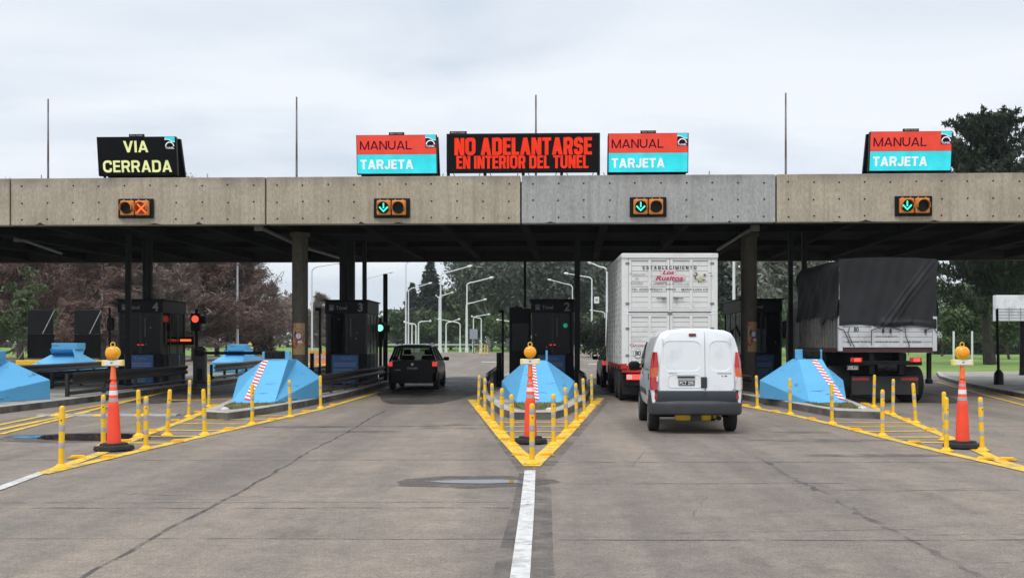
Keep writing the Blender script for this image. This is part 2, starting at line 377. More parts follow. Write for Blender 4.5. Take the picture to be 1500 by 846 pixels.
# toll lanes darkened: oil and rubber, plus canopy shade put into the colour
M_lanedark = mat('oily_shaded_paving', (0.050, 0.045, 0.041), 0.6, var=0.3, scale=2, alpha_noise=(.55, 0.22, 0.62, 0.80))
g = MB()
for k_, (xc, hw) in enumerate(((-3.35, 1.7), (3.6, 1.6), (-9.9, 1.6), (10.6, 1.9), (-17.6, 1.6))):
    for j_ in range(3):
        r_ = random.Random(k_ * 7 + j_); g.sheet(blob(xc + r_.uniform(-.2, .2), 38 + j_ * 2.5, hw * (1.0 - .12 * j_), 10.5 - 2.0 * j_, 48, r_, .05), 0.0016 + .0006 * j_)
struct(g.build('lane_stain_shade', M_lanedark))
M_damp = mat('damp_concrete', (0.105, 0.084, 0.075), 0.5, var=0.25, scale=6, alpha_noise=(1.9, 0.34, 0.56, 0.7))
M_water = mat('puddle_water', (0.02, 0.022, 0.025), 0.02, var=0.1, spec=1.0)
x0, y0 = G(700, 705)
g = MB(); g.sheet(blob(x0 - .05, y0, .92, .5, 60, rng, .1), 0.0062)
x1, y1 = G(135, 640)
g.sheet(blob(x1, y1, 1.55, 1.0, 60, rng, .1), 0.0062)
struct(g.build('damp_patch', M_damp))
g = MB(); g.sheet(blob(x0 + .02, y0 - .03, .50, .17, 60, rng, .09), 0.0085)
for k in range(4): g.sheet(blob(x0 + rng.uniform(-.6, .5), y0 + rng.uniform(-.2, .2), rng.uniform(.03, .12), rng.uniform(.02, .05), 16, rng), 0.0086)
g.sheet(blob(x1, y1, 1.15, .62, 70, rng, .12), 0.0085)
struct(g.build('puddle', M_water))
# white lines
M_wline = mat('white_road_paint', (0.60, 0.59, 0.57), 0.7, var=0.12, scale=9, dirt=(0.33, 0.30, 0.265), dscale=4, dlo=0.48, dhi=0.70, alpha_noise=(12, 0.28, 0.42))
g = MB(); g.strip([(-.12, 4), (-.085, 7.3), (-.05, 10.5), (-.03, 13.45)], .135, 0.009)
g.strip([(-5.0, 4.5), (-5.45, 8.6), (-5.76, 11.8), (-5.95, 13.3)], .13, 0.009)
for a in ((705, 731, 530), (862, 885, 533)):
    (xa, ya), (xb, yb) = G(a[0], a[2]), G(a[1], a[2]); g.strip([(xa, ya), (xb, yb)], 2.0, 0.009)
struct(g.build('white_lane_line', M_wline))
# yellow hatched wedges
def PX(*pts): return [G(*p) for p in pts]
def hatch(gb, A, B, f0s, w):
    def along(P, f):
        seg = [math.dist(P[i], P[i + 1]) for i in range(len(P) - 1)]; L_ = f * sum(seg)
        for i, s_ in enumerate(seg):
            if L_ <= s_ or i == len(seg) - 1: k = L_ / s_; return (P[i][0] + (P[i + 1][0] - P[i][0]) * k, P[i][1] + (P[i + 1][1] - P[i][1]) * k)
            L_ -= s_
    def at_depth(P, y):
        for p, q in zip(P[:-1], P[1:]):
            if min(p[1], q[1]) <= y <= max(p[1], q[1]): f = (y - p[1]) / (q[1] - p[1]); return (p[0] + (q[0] - p[0]) * f, y)
    for py in f0s:
        a, b = at_depth(A, EYE * KPX / (py - 500)), at_depth(B, EYE * KPX / (py + rng.uniform(-1, 1) - 500))
        if a and b: gb.strip([a, b], w, 0.0088)
def wedge(A, B, bars, w, wb, extra=()):
    gb = MB(); gb.strip(A, w, 0.0092); gb.strip(B, w, 0.0096); hatch(gb, A, B, bars, wb)
    for E, we in extra: gb.strip(E, we, 0.010)
    return struct(gb.build('yellow_wedge_marking', M_yelpaint))
A2 = PX((779, 683), (735, 637), (700.6, 597), (690, 585)); B2 = PX((779, 683), (830, 635), (866.8, 595), (880, 583))
wedge(A2, B2, [648, 640, 632, 625, 619], .21, .13)
A3 = PX((62, 694), (213.6, 658), (369, 622), (470, 599), (556, 574)); B3 = PX((62, 694), (150, 663), (204, 640), (277, 613), (318, 593))
wedge(A3, B3, [649, 639, 630, 621, 614.5, 609], .17, .16)
A1 = PX((1560, 702), (1439, 675), (1386, 663), (1292, 640), (1218, 621), (1157, 607), (1088, 594)); B1 = PX((1560, 702), (1470, 677), (1400, 645), (1341, 621), (1308, 608), (1262, 589))
wedge(A1, B1, [648, 640, 632, 625, 619], .17, .15)
g = MB(); g.strip(PX((-90, 648), (0, 629), (120, 604), (250, 572), (300, 560)), .15, 0.0092); g.strip(PX((-90, 640), (0, 622), (110, 600), (190, 586)), .13, 0.0094)
g.strip(PX((0, 636), (130, 603)), .12, 0.0096); g.strip(PX((250, 586), (425, 584)), .3, 0.009)
struct(g.build('yellow_edge_line', M_yelpaint))
g = MB(); g.strip(PX((1375, 553), (1440, 571), (1510, 588)), .13, 0.0092); g.strip(PX((1372, 559), (1440, 578), (1510, 596)), .13, 0.0094); g.strip(PX((700, 586), (736, 566)), .14, 0.009); g.strip(PX((868, 585), (846, 566)), .14, 0.009)
struct(g.build('yellow_edge_line', M_yelpaint))
# low rumble hump across the closed lane
hump = thing('speed_hump', 'low grey speed hump with yellow blocks across the closed left lane', 'speed hump', (0, 0, 0))
(xa, ya), (xb, yb) = G(58, 608), G(262, 608)
g = MB(); n = 10
for k in range(n):
    g.m(1 if k % 3 == 1 else 0); xs = xa + (xb - xa) * k / n; xe = xa + (xb - xa) * (k + .97) / n
    g.loft([[(x, ya - .22, 0.002), (x, ya - .1, .035), (x, ya + .1, .035), (x, ya + .22, .002)] for x in (xs, xe)])
g.build('hump_segment', [mat('grey_rubber', (.30, .30, .31), .7, var=.25, dirt=(.12, .11, .1), dscale=4), M_yelpaint], hump)

# ---------------------------------------------------------------- raised islands
M_islandtop = mat('island_paving', (0.35, 0.325, 0.285), 0.85, var=0.18, scale=2, bump=0.3, dirt=(0.13, 0.12, 0.10), dscale=0.9, dlo=0.45, dhi=0.7)
ISL = {
 'p2': [(-.36, 22.3), (.41, 22.3), (.75, 23.6), (1.25, 27), (1.72, 32.6), (1.75, 44), (1.2, 51), (-1.0, 51), (-1.5, 44), (-1.5, 31.8), (-1.1, 27), (-.7, 23.6)],
 'p3': [(-6.78, 22.5), (-6.16, 22.1), (-5.85, 23.8), (-5.55, 26.5), (-5.3, 30), (-5.2, 34), (-5.2, 44), (-5.7, 51), (-7.4, 51), (-8.0, 44), (-8.2, 33), (-7.75, 28.5), (-7.4, 26.5), (-7.0, 24)],
 'p1': [(6.36, 22.9), (7.13, 22.4), (7.45, 24.5), (7.9, 27.5), (8.35, 33), (8.4, 44), (7.9, 51), (6, 51), (5.45, 44), (5.45, 33), (5.75, 29.6), (6.05, 26.5)],
 'p4': [(-12.9, 21), (-12.2, 20.9), (-11.8, 23), (-11.6, 27), (-11.55, 37), (-11.6, 44), (-12.4, 53), (-14.4, 53), (-14.9, 44), (-14.9, 33), (-14.2, 27), (-13.3, 23)],
}
ISL['p5'] = [(x - 7.2, y) for x, y in ISL['p4']]
ISL['p0'] = [(13.3, 27), (14.4, 34), (15.9, 41), (17.5, 47), (19.6, 53), (32, 53), (32, 22), (13.6, 22)]
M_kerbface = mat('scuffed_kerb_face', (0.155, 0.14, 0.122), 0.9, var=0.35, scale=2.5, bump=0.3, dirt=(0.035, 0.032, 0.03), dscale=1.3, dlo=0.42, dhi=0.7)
def shrink(P, d):
    n = len(P); o = []; ar = sum(P[i][0] * P[(i + 1) % n][1] - P[(i + 1) % n][0] * P[i][1] for i in range(n)); sg = 1 if ar > 0 else -1
    for i in range(n):
        a, b, c = Vector(P[i - 1]), Vector(P[i]), Vector(P[(i + 1) % n]); d1 = (b - a).normalized(); d2 = (c - b).normalized()
        q = (Vector((-d1.y, d1.x)) + Vector((-d2.y, d2.x))).normalized() * sg; o.append((b.x + q.x * d, b.y + q.y * d))
    return o
H_I = 0.17
for k, P in ISL.items():
    g = MB(); h = H_I if k != 'p0' else 0.14
    rings = [[(x, y, -.02) for x, y in P], [(x, y, h - .02) for x, y in P], [(x, y, h) for x, y in shrink(P, .03)]]
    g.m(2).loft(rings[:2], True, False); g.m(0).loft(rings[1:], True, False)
    rin = shrink(P, .22); g.loft([[(x, y, h) for x, y in shrink(P, .03)], [(x, y, h) for x, y in rin]], True, False)
    g.m(1); g.sheet(rin, h)
    struct(g.build('raised_island' if k != 'p0' else 'raised_pavement', [M_conc, M_islandtop, M_kerbface]))
# trodden grass in the island noses
M_tuft = mat('dry_tuft', (0.14, 0.15, 0.045), 0.9, var=0.4, scale=3, bump=0.5, dirt=(.20, .17, .10), dscale=2, dlo=.45, dhi=.65)
def nose(P, name):
    g = MB(); base = P; g.sheet(base, H_I + .006)
    r = random.Random(len(P)); xs = [p[0] for p in P]; ys = [p[1] for p in P]
    from mathutils.geometry import intersect_point_tri_2d
    for _ in range(900):
        i = r.randrange(1, len(P) - 1); a, b, c = P[0], P[i], P[i + 1]; u, v = r.random(), r.random()
        if u + v > 1: u, v = 1 - u, 1 - v
        x = a[0] + u * (b[0] - a[0]) + v * (c[0] - a[0]); y = a[1] + u * (b[1] - a[1]) + v * (c[1] - a[1]); h = r.uniform(.02, .065); dx, dy = r.uniform(-.03, .03), r.uniform(-.03, .03)
        g.add([(x - .008, y, H_I + .006), (x + .008, y, H_I + .006), (x + dx, y + dy, H_I + h)], [(0, 1, 2)])
    o = g.build(name, M_tuft); o['kind'] = 'stuff'
nose([(-.2, 22.9), (.25, 22.9), (.62, 24.2), (.75, 25.4), (-.45, 25.4), (-.5, 24.2)], 'grass_patch')
nose([(-6.6, 23.2), (-6.3, 22.9), (-6.0, 24.2), (-5.75, 25.6), (-6.9, 25.6), (-6.8, 24.5)], 'grass_patch')
nose([(6.5, 23.5), (6.95, 23.1), (7.2, 24.5), (7.35, 25.6), (6.35, 25.6), (6.35, 24.5)], 'grass_patch')
g = MB()
for (x, y) in ((.36, 22.75), (-6.45, 22.9), (7.0, 23.2)): g.lathe([(0.0, 0), (.09, .0), (.08, .03), (.03, .05), (0.001, .05)], 10, (x, y, H_I))
struct(g.build('kerb_rubble', mat('pale_rubble', (.6, .58, .52), .9)))

# ================================================================ toll canopy
TH = math.atan(0.0369)
CAN_O = Vector((0, 29.3, 0))
canopy = thing('toll_canopy', 'long concrete toll plaza canopy with dark ribbed underside on round columns', 'canopy', CAN_O, -TH)
def CL(x, y, z=0.0):                # world -> canopy coordinates
    v = Matrix.Rotation(TH, 3, 'Z') @ (Vector((x, y, z)) - CAN_O); return (v.x, v.y, v.z)
def CWp(x, y, z=0.0):               # canopy -> world
    return Matrix.Rotation(-TH, 3, 'Z') @ Vector((x, y, z)) + CAN_O
def px_can(px, y_loc):              # canopy-local x of something surveyed at photo column px, for a local depth
    d = 29.3 + y_loc
    for _ in range(4):
        v = CL(WX(px, d), d); d = CWp(v[0], y_loc).y
    return CL(WX(px, d), d)[0]
ZB, ZT = 4.76, 6.04
def concrete(name, a, b, stain, top):
    m = bpy.data.materials.new(name); m.use_nodes = True; t = m.node_tree; bs = t.nodes['Principled BSDF']; L = t.links.new
    bs.inputs['Roughness'].default_value = 0.85; bs.inputs['Specular IOR Level'].default_value = 0.25
    c = t.nodes.new('ShaderNodeTexCoord')
    def nz_(scale, st, det=6, ro=.62):
        mp_ = t.nodes.new('ShaderNodeMapping'); mp_.inputs['Scale'].default_value = st; L(c.outputs['Object'], mp_.inputs[0])
        n = t.nodes.new('ShaderNodeTexNoise'); n.inputs['Scale'].default_value = scale; n.inputs['Detail'].default_value = det; n.inputs['Roughness'].default_value = ro; L(mp_.outputs[0], n.inputs['Vector']); return n.outputs['Fac']
    def rmp(f, p0, p1, c0=(0, 0, 0), c1=(1, 1, 1)):
        r = t.nodes.new('ShaderNodeValToRGB'); r.color_ramp.elements[0].position = p0; r.color_ramp.elements[1].position = p1; r.color_ramp.elements[0].color = c0 + (1,); r.color_ramp.elements[1].color = c1 + (1,); L(f, r.inputs[0]); return r.outputs[0]
    def mx_(f, a_, b_, mode='MIX'):
        x = t.nodes.new('ShaderNodeMix'); x.data_type = 'RGBA'; x.blend_type = mode
        if isinstance(f, float): x.inputs[0].default_value = f
        else: L(f, x.inputs[0])
        L(a_, x.inputs[6])
        if isinstance(b_, tuple): x.inputs[7].default_value = b_ + (1,)
        else: L(b_, x.inputs[7])
        return x.outputs[2]
    base = rmp(nz_(.7, (1, 1, 1), 8), .32, .68, a, b)
    fine = rmp(nz_(18, (1, 1, .5), 4), .3, .7, (.78, .78, .78), (1.16, 1.16, 1.16))
    col = mx_(1.0, base, fine, 'MULTIPLY')
    col = mx_(rmp(nz_(1.0, (5.5, 5.5, .35), 7), .52, .76), col, stain)               # vertical run-off streaks
    col = mx_(1.0, col, rmp(nz_(1.0, (7, 7, .16), 4), .35, .65, (.92, .92, .92), (1.05, 1.05, 1.05)), 'MULTIPLY')   # board marks
    sp = t.nodes.new('ShaderNodeSeparateXYZ'); L(c.outputs['Object'], sp.inputs[0])
    ad = t.nodes.new('ShaderNodeMath'); ad.operation = 'MULTIPLY_ADD'; ad.inputs[1].default_value = 1.1; L(nz_(1.5, (1, 1, .4), 6), ad.inputs[0])
    L(sp.outputs['Z'], ad.inputs[2])
    col = mx_(rmp(ad.outputs[0], .5, .9) if False else t_range(t, ad.outputs[0], ZT + .35, ZT + .75), col, top)     # lichen band along the top edge
    L(col, bs.inputs['Base Color'])
    bp = t.nodes.new('ShaderNodeBump'); bp.inputs['Strength'].default_value = .3; bp.inputs['Distance'].default_value = .02; L(nz_(14, (1, 1, .6), 5), bp.inputs['Height']); L(bp.outputs[0], bs.inputs['Normal'])
    return m
def t_range(t, sock, lo, hi):
    r = t.nodes.new('ShaderNodeMapRange'); r.inputs[1].default_value = lo; r.inputs[2].default_value = hi; t.links.new(sock, r.inputs[0]); return r.outputs[0]
M_tan = concrete('tan_fascia_concrete', (.345, .295, .225), (.475, .41, .32), (.28, .235, .178), (.205, .185, .16))
M_gray = concrete('grey_fascia_concrete', (.325, .325, .318), (.415, .41, .40), (.25, .24, .22), (.20, .195, .19))
M_hole = mat('tie_hole', (.02, .018, .016), .9)
PW = 6.85; J0 = -0.31
JP = [-733, -359, 15, 389, 763, 1137, 1511, 1885]
JX = [px_can(p_, 0) for p_ in JP]
for k, (x0, x1) in enumerate(zip(JX[:-1], JX[1:])):
    x0 += .02; x1 -= .02; PW_ = x1 - x0 + .04
    g = MB(); g.box(x0, x1, 0, .34, ZB, ZT, .018)
    g.m(1)
    for r_, z in enumerate((ZT - .22, ZT - .68, ZT - 1.13)):
        for i in range(10):
            if r_ > 0 and 3.5 < i < 5.7: continue
            x = x0 + .30 + i * (PW_ - .64) / 9
            g.disc((x + rng.uniform(-.01, .01), -0.001, z + rng.uniform(-.015, .015)), .026, 10, .003)
    for q in range(rng.randint(2, 4)):                        # broken lower edge
        cx_ = rng.uniform(x0 + .4, x1 - .4); w_ = rng.uniform(.05, .22); h_ = rng.uniform(.02, .09); g.add([(cx_ - w_, -.0015, ZB + .001), (cx_ - w_ * .5, -.0015, ZB + h_ * .6), (cx_ - w_ * .1, -.0015, ZB + h_), (cx_ + w_ * .35, -.0015, ZB + h_ * .5), (cx_ + w_, -.0015, ZB + .001)], [(0, 1, 2, 3, 4)])
    g.build('fascia_panel', [M_gray if k == 4 else M_tan, M_hole], canopy)
M_soffit = mat('dark_soffit', (.011, .0098, .009), .95, var=.4, scale=1.2, spec=.05)  # near-black colour over the whole underside
XL, XR = JX[0], JX[-1]
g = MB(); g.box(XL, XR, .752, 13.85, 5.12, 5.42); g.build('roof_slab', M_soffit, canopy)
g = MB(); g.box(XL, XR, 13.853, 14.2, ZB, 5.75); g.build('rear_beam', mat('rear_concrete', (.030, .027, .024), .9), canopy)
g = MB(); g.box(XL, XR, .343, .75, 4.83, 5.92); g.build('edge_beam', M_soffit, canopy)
for k in range(-16, 13):
    x = J0 + k * PW / 3 * 1.0
    if XL + .3 < x < XR - .3:
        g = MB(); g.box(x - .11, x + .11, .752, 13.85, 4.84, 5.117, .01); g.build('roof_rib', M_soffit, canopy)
for y in (4.4, 9.2):
    g = MB()
    xs = sorted(J0 + k * PW / 3 for k in range(-12, 10))
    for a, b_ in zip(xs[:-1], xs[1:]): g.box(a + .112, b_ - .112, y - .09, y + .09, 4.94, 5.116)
    g.build('cross_rib', M_soffit, canopy)
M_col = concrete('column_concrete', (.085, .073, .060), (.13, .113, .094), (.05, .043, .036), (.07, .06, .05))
COLX = {}
for px in (439.5, 1097):
    x, y, _ = CL(WX(px, 32.7), 32.7); COLX[px] = (x, y)
xs = [COLX[439.5], COLX[1097]]
dx = xs[1][0] - xs[0][0]
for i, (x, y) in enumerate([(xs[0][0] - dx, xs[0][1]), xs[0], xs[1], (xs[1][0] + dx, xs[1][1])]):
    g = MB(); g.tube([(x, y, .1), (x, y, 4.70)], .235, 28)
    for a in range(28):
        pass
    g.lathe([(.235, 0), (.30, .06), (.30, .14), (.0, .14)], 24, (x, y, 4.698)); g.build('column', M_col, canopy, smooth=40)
# slim black posts under the roof
for px, d, w, zb in ((188, 34.2, .15, .12), (212, 36.2, .11, 2.9), (219.5, 36.2, .15, 2.9), (503, 36.0, .22, 2.95), (514, 36.0, .24, 2.95), (534, 36.1, .13, 2.95), (845.5, 34.0, .17, .12), (1158, 33.0, .13, .12), (1178, 33.6, .14, .12), (769, 42.8, .1, 2.9)):
    x, y, _ = CL(WX(px, d), d); g = MB(); g.box(x - w / 2, x + w / 2, y - w / 2, y + w / 2, zb, 4.93, .01); g.build('post', M_blkmetal, canopy)
# drain pipes hung under the roof
M_pipe = mat('grey_drain_pipe', (.15, .145, .14), .5, var=.3)
for pts in (((WX(379, 30.3), 30.3, 4.77), (WX(440, 35.2), 35.2, 4.66), (WX(505, 41.5), 41.5, 4.72)), ((WX(1106, 30.4), 30.4, 4.77), (WX(1085, 32.2), 32.2, 4.72), (WX(1052, 37), 37, 4.70)), ((WX(26, 35), 35, 4.9), (WX(90, 41), 41, 4.9))):
    g = MB(); g.tube([CL(*p) for p in pts], .055, 8)
    q = CL(*pts[0]); g.box(q[0] - .12, q[0] + .12, q[1] - .05, q[1] + .08, q[2] - .11, q[2] + .06, .01); g.build('drain_pipe', M_pipe, canopy, smooth=50)

# ---------------------------------------------------------------- posters on the columns
M_pos = [mat('poster_tan', (.42, .26, .12), .6, var=.15), mat('poster_red', (.40, .03, .025), .5), mat('poster_dark', (.06, .012, .015), .5), mat('poster_white', (.62, .64, .72), .5), mat('poster_navy', (.03, .03, .12), .5)]
def poster(px, a0, a1, z0, z1, label, navy):
    cx, cy = WX(px, 32.7), 32.7
    o = thing('poster', label, 'poster', (cx, cy, 0), 0, 'posters pasted on the round columns')
    def patch(g, u0, u1, v0, v1, off, mi, cut=None):
        n = 10; g.m(mi); vs = []; fs = []
        for j in (0, 1):
            for i in range(n + 1):
                u = u0 + (u1 - u0) * i / n; a = R(a0 + (a1 - a0) * u); vs.append(((.236 + off) * math.sin(a), -(.236 + off) * math.cos(a), z0 + (z1 - z0) * (v0 if j == 0 else v1)))
        g.add(vs, [(i, i + 1, n + 2 + i, n + 1 + i) for i in range(n)])
    g = MB(); patch(g, 0, 1, 0, 1, .003, 0); g.build('poster_sheet', M_pos, o)
    g = MB()
    def ell(cu, cv, ru, rv, off, mi):
        g.m(mi); P = [(cu + ru * math.cos(t), cv + rv * math.sin(t)) for t in [2 * math.pi * k / 24 for k in range(24)]]
        g.add([((.236 + off) * math.sin(R(a0 + (a1 - a0) * u)), -(.236 + off) * math.cos(R(a0 + (a1 - a0) * u)), z0 + (z1 - z0) * v) for u, v in P], [tuple(range(24))])
    ell(.15, .93, .16, .07, .005, 1); ell(.55, .60, .40, .24, .006, 2); ell(.16, .28, .16, .09, .0055, 1); ell(.62, .37, .36, .13, .008, 1)
    ell(.52, .59, .27, .14, .009, 4 if navy else 1); ell(.5, .59, .2, .09, .011, 3); ell(.6, .405, .18, .045, .012, 3)
    ell(.5, .13, .38, .04, .006, 0)
    g.build('emblem', M_pos, o)
poster(439.5, -46, 48, WZ(519, 32.5), WZ(473, 32.5), 'tan and red poster with a pale centre pasted on the left round column', False)
poster(1097, -20, 70, WZ(515, 32.5), WZ(471, 32.5), 'tan poster with navy and red emblem pasted on the right round column', True)
# ================================================================ things on the canopy
def led(name, c, es=.78):
    m = mat(name, tuple(v * .06 for v in c), .5, var=.02, emit=c, es=es, spec=.06); t = m.node_tree; b = t.nodes['Principled BSDF']
    tcx = t.nodes.new('ShaderNodeTexCoord'); s3 = t.nodes.new('ShaderNodeSeparateXYZ'); t.links.new(tcx.outputs['Object'], s3.inputs[0])
    sums = []
    for ax, pitch, k in (('Z', 150.0, .07), ('X', 170.0, .04)):          # rows of diodes
        a = t.nodes.new('ShaderNodeMath'); a.operation = 'MULTIPLY'; a.inputs[1].default_value = pitch; t.links.new(s3.outputs[ax], a.inputs[0])
        q = t.nodes.new('ShaderNodeMath'); q.operation = 'SINE'; t.links.new(a.outputs[0], q.inputs[0])
        w = t.nodes.new('ShaderNodeMath'); w.operation = 'MULTIPLY'; w.inputs[1].default_value = k * es; t.links.new(q.outputs[0], w.inputs[0]); sums.append(w.outputs[0])
    n = t.nodes.new('ShaderNodeTexNoise'); n.inputs['Scale'].default_value = 3.0; t.links.new(tcx.outputs['Object'], n.inputs['Vector'])
    r = t.nodes.new('ShaderNodeMapRange'); r.inputs[1].default_value = .3; r.inputs[2].default_value = .7; r.inputs[3].default_value = es * .9; r.inputs[4].default_value = es * 1.1; t.links.new(n.outputs['Fac'], r.inputs[0])
    last = r.outputs[0]
    for s_ in sums:
        ad = t.nodes.new('ShaderNodeMath'); ad.operation = 'ADD'; t.links.new(last, ad.inputs[0]); t.links.new(s_, ad.inputs[1]); last = ad.outputs[0]
    t.links.new(last, b.inputs['Emission Strength']); return m
L_red = led('led_red', (.86, .085, .055)); L_cyan = led('led_cyan', (.055, .80, .90)); L_white = led('led_white', (.95, .97, 1.0)); L_maroon = led('led_maroon', (.10, .004, .018))
L_yel = led('led_pale_yellow', (.86, .90, .42)); L_txt = led('led_orange_red', (.93, .048, .018)); L_blk = mat('led_screen_off', (.008, .008, .009), .6, var=.1, spec=.06)
L_navy = led('led_navy', (.025, .008, .03))
def message_sign(px0, px1, kind, label, tab):
    xa, xb = px_can(px0, .75), px_can(px1, .75); w = xb - xa; h = 1.06
    p = CWp((xa + xb) / 2, .75, 0)
    o = thing('message_sign', label, 'message sign', (p.x, p.y, ZT + .17), -TH, 'lit message signs on the canopy roof')
    lean = .14
    M = Matrix.Shear('XY', 4, (0, 0)); M = Matrix(((1, 0, 0, 0), (0, 1, -lean / h, 0), (0, 0, 1, 0), (0, 0, 0, 1)))
    g = MB().at(M); g.box(-w / 2 - .02, w / 2 + .02, 0, .13, 0, h, .008); g.build('screen_housing', M_blkmetal, o)
    M2 = Matrix(((1, 0, 0, 0), (0, 1, -.42 / h, .62), (0, 0, 1, 0), (0, 0, 0, 1)))
    g = MB().at(M2); g.box(-w / 2 - .02, w / 2 + .02, 0, .12, .04, h, .008); g.build('rear_screen', M_blkmetal, o)
    for sx in (-1, 1):
        for yy in (.06, .60): g = MB(); g.box(sx * (w / 2 - .12) - .03, sx * (w / 2 - .12) + .03, yy, yy + .06, -.17, .05); g.build('support_leg', M_blkmetal, o)
    g = MB().at(M); g.box(-.21, .21, .03, .09, h + .002, h + .075); g.m(1); g.text('MULTILED', 0, .024, h + .038, .04, .34, .01); g.build('maker_tab', [M_blkmetal, mat('tab_grey', (.4, .4, .4))], o)
    cw = .125 * w; cx0 = w / 2 - .02 - cw
    if kind == 'closed':
        g = MB().at(M); g.box(-w / 2, w / 2, -.006, -.001, .02, h - .01); g.build('display_field', L_blk, o)
        g = MB().at(M); caps(g, 'VIA', -.02, -.010, h * .745, .31, .70, .21); g.build('lettering', L_yel, o)
        g = MB().at(M); caps(g, 'CERRADA', 0.0, -.010, h * .24, .32, 1.94, .20); g.build('lettering', L_yel, o)
    else:
        g = MB().at(M); g.box(-w / 2, w / 2, -.006, -.001, h * .505, h - .01); g.build('upper_field', L_red, o)
        g = MB().at(M); g.box(-w / 2, w / 2, -.006, -.001, .02, h * .50); g.build('lower_field', L_cyan, o)
        g = MB().at(M); caps(g, 'MANUAL', -.255 * w + .02 + .11 * w, -.010, h * .735, .235, .655 * w, .175); g.build('lettering', L_maroon, o)
        g = MB().at(M); caps(g, 'TARJETA', -.255 * w + .04 + .11 * w, -.010, h * .25, .25, .67 * w, .215); g.build('lettering', L_white, o)
    # corner logo: wave above an arch over the word
    zt = h - .015; zb_ = h * .665
    g = MB().at(M)
    g.m(0); g.box(cx0, w / 2 - .005, -.010, -.0065, zb_, zt)
    n = 8; P = [(cx0 + (cw + .01) * i / n, zt - (.20 * (zt - zb_)) - .16 * (zt - zb_) * (i / n) ** 1.5 + .05 * (zt - zb_) * math.sin(i / n * 6)) for i in range(n + 1)]
    g.m(1); g.add([(x, -.014, zt) for x, z in P] + [(x, -.014, z) for x, z in P], [(i, i + 1, n + 2 + i, n + 1 + i) for i in range(n)])
    g.m(2); g.add([(x, -.0165, z) for x, z in P] + [(x, -.0165, z - .018) for x, z in P], [(i, i + 1, n + 2 + i, n + 1 + i) for i in range(n)])
    ca, cz_ = cx0 + cw / 2 + .002, zb_ + .085
    for i in range(12):
        a, b_ = math.pi * i / 12, math.pi * (i + 1) / 12; r0, r1 = cw * .36, cw * .46
        g.add([(ca + r * math.cos(q), -.0165, cz_ + r * math.sin(q)) for r, q in ((r0, a), (r1, a), (r1, b_), (r0, b_))], [(0, 1, 2, 3)])
    g.text('TUNEL', ca, -.0165, zb_ + .042, .052, cw * .9, .02)
    g.build('tunnel_logo', [L_blk if kind == 'closed' else L_navy, L_cyan, L_white], o)
    return o
message_sign(145.5, 259, 'closed', 'black roof sign reading VIA CERRADA in pale yellow letters', -1)
message_sign(524, 639.5, 'open', 'red and cyan MANUAL TARJETA sign standing just left of the long black sign', -1)
message_sign(891.5, 1007, 'open', 'red and cyan MANUAL TARJETA sign standing just right of the long black sign', 1)
message_sign(1273.5, 1392, 'open', 'red and cyan MANUAL TARJETA sign in front of the tall conifer', 1)
xa, xb = px_can(654, .6), px_can(879, .6); w = xb - xa; p = CWp((xa + xb) / 2, .6)
o = thing('message_sign', 'long black sign with red letters NO ADELANTARSE EN INTERIOR DEL TUNEL', 'message sign', (p.x, p.y, ZT + .19), -TH, 'lit message signs on the canopy roof'); h = 1.06
g = MB(); g.box(-w / 2, w / 2, 0, .22, 0, h, .012); g.build('screen_housing', M_blkmetal, o)
g = MB(); g.box(-w / 2 + .05, w / 2 - .05, -.006, -.001, .05, h - .05); g.build('display_field', L_blk, o)
g = MB(); caps(g, 'NO ADELANTARSE', .0, -.010, h * .66, .475, w * .895, .215, .045); g.build('lettering', L_txt, o)
g = MB(); caps(g, 'EN INTERIOR DEL TUNEL', -.02, -.010, h * .255, .355, w * .86, .20, .05); g.build('lettering', L_txt, o)
g = MB(); g.box(-w / 2 + .08, -w / 2 + .55, .05, .12, h + .002, h + .075); g.m(1); g.text('MULTILED', -w / 2 + .315, .044, h + .038, .04, .4, .01); g.build('maker_tab', [M_blkmetal, mat('tab_grey', (.4, .4, .4))], o)
for f in (-.49, -.25, 0, .25, .49):
    g = MB(); g.box(f * w - .04, f * w + .04, .06, .14, -.19, .0); g.tube([(f * w - .14, .1, -.02), (f * w - .22, .3, -.19)], .01, 5); g.tube([(f * w + .14, .1, -.02), (f * w + .22, .3, -.19)], .01, 5); g.build('support_leg', M_blkmetal, o)

# aerial rods
M_rod = mat('rusty_rod', (.13, .075, .065), .6, var=.4, scale=1.2, dirt=(.25, .25, .26), dscale=.9, dlo=.45, dhi=.55)
first = None
for px, lab in ((70.5, 'thin aerial rod on the roof left of the black closed-lane sign'), (434.5, 'thin aerial rod on the roof between the closed-lane sign and the first red sign'), (785, 'thin aerial rod rising behind the long black sign'), (1151, 'thin aerial rod on the roof left of the rightmost red and cyan sign')):
    x = WX(px, 31); y = 31 - .0369 * x; x = WX(px, y)
    if first is None:
        first = thing('aerial_rod', lab, 'rod', (x, y, 5.42), 0, 'aerial rods on the canopy roof')
        g = MB(); g.tube([(0, 0, 0), (0, 0, 1.4), (0.0, 0, 3.16)], [.034, .03, .022], 8); g.build('rod_mast', M_rod, first, smooth=50)
        g = MB(); g.box(-.1, .1, -.1, .1, 0, .03); g.build('base_plate', M_blkmetal, first)
    else: dup(first, (x, y, 5.42), 0, lab)
first = None
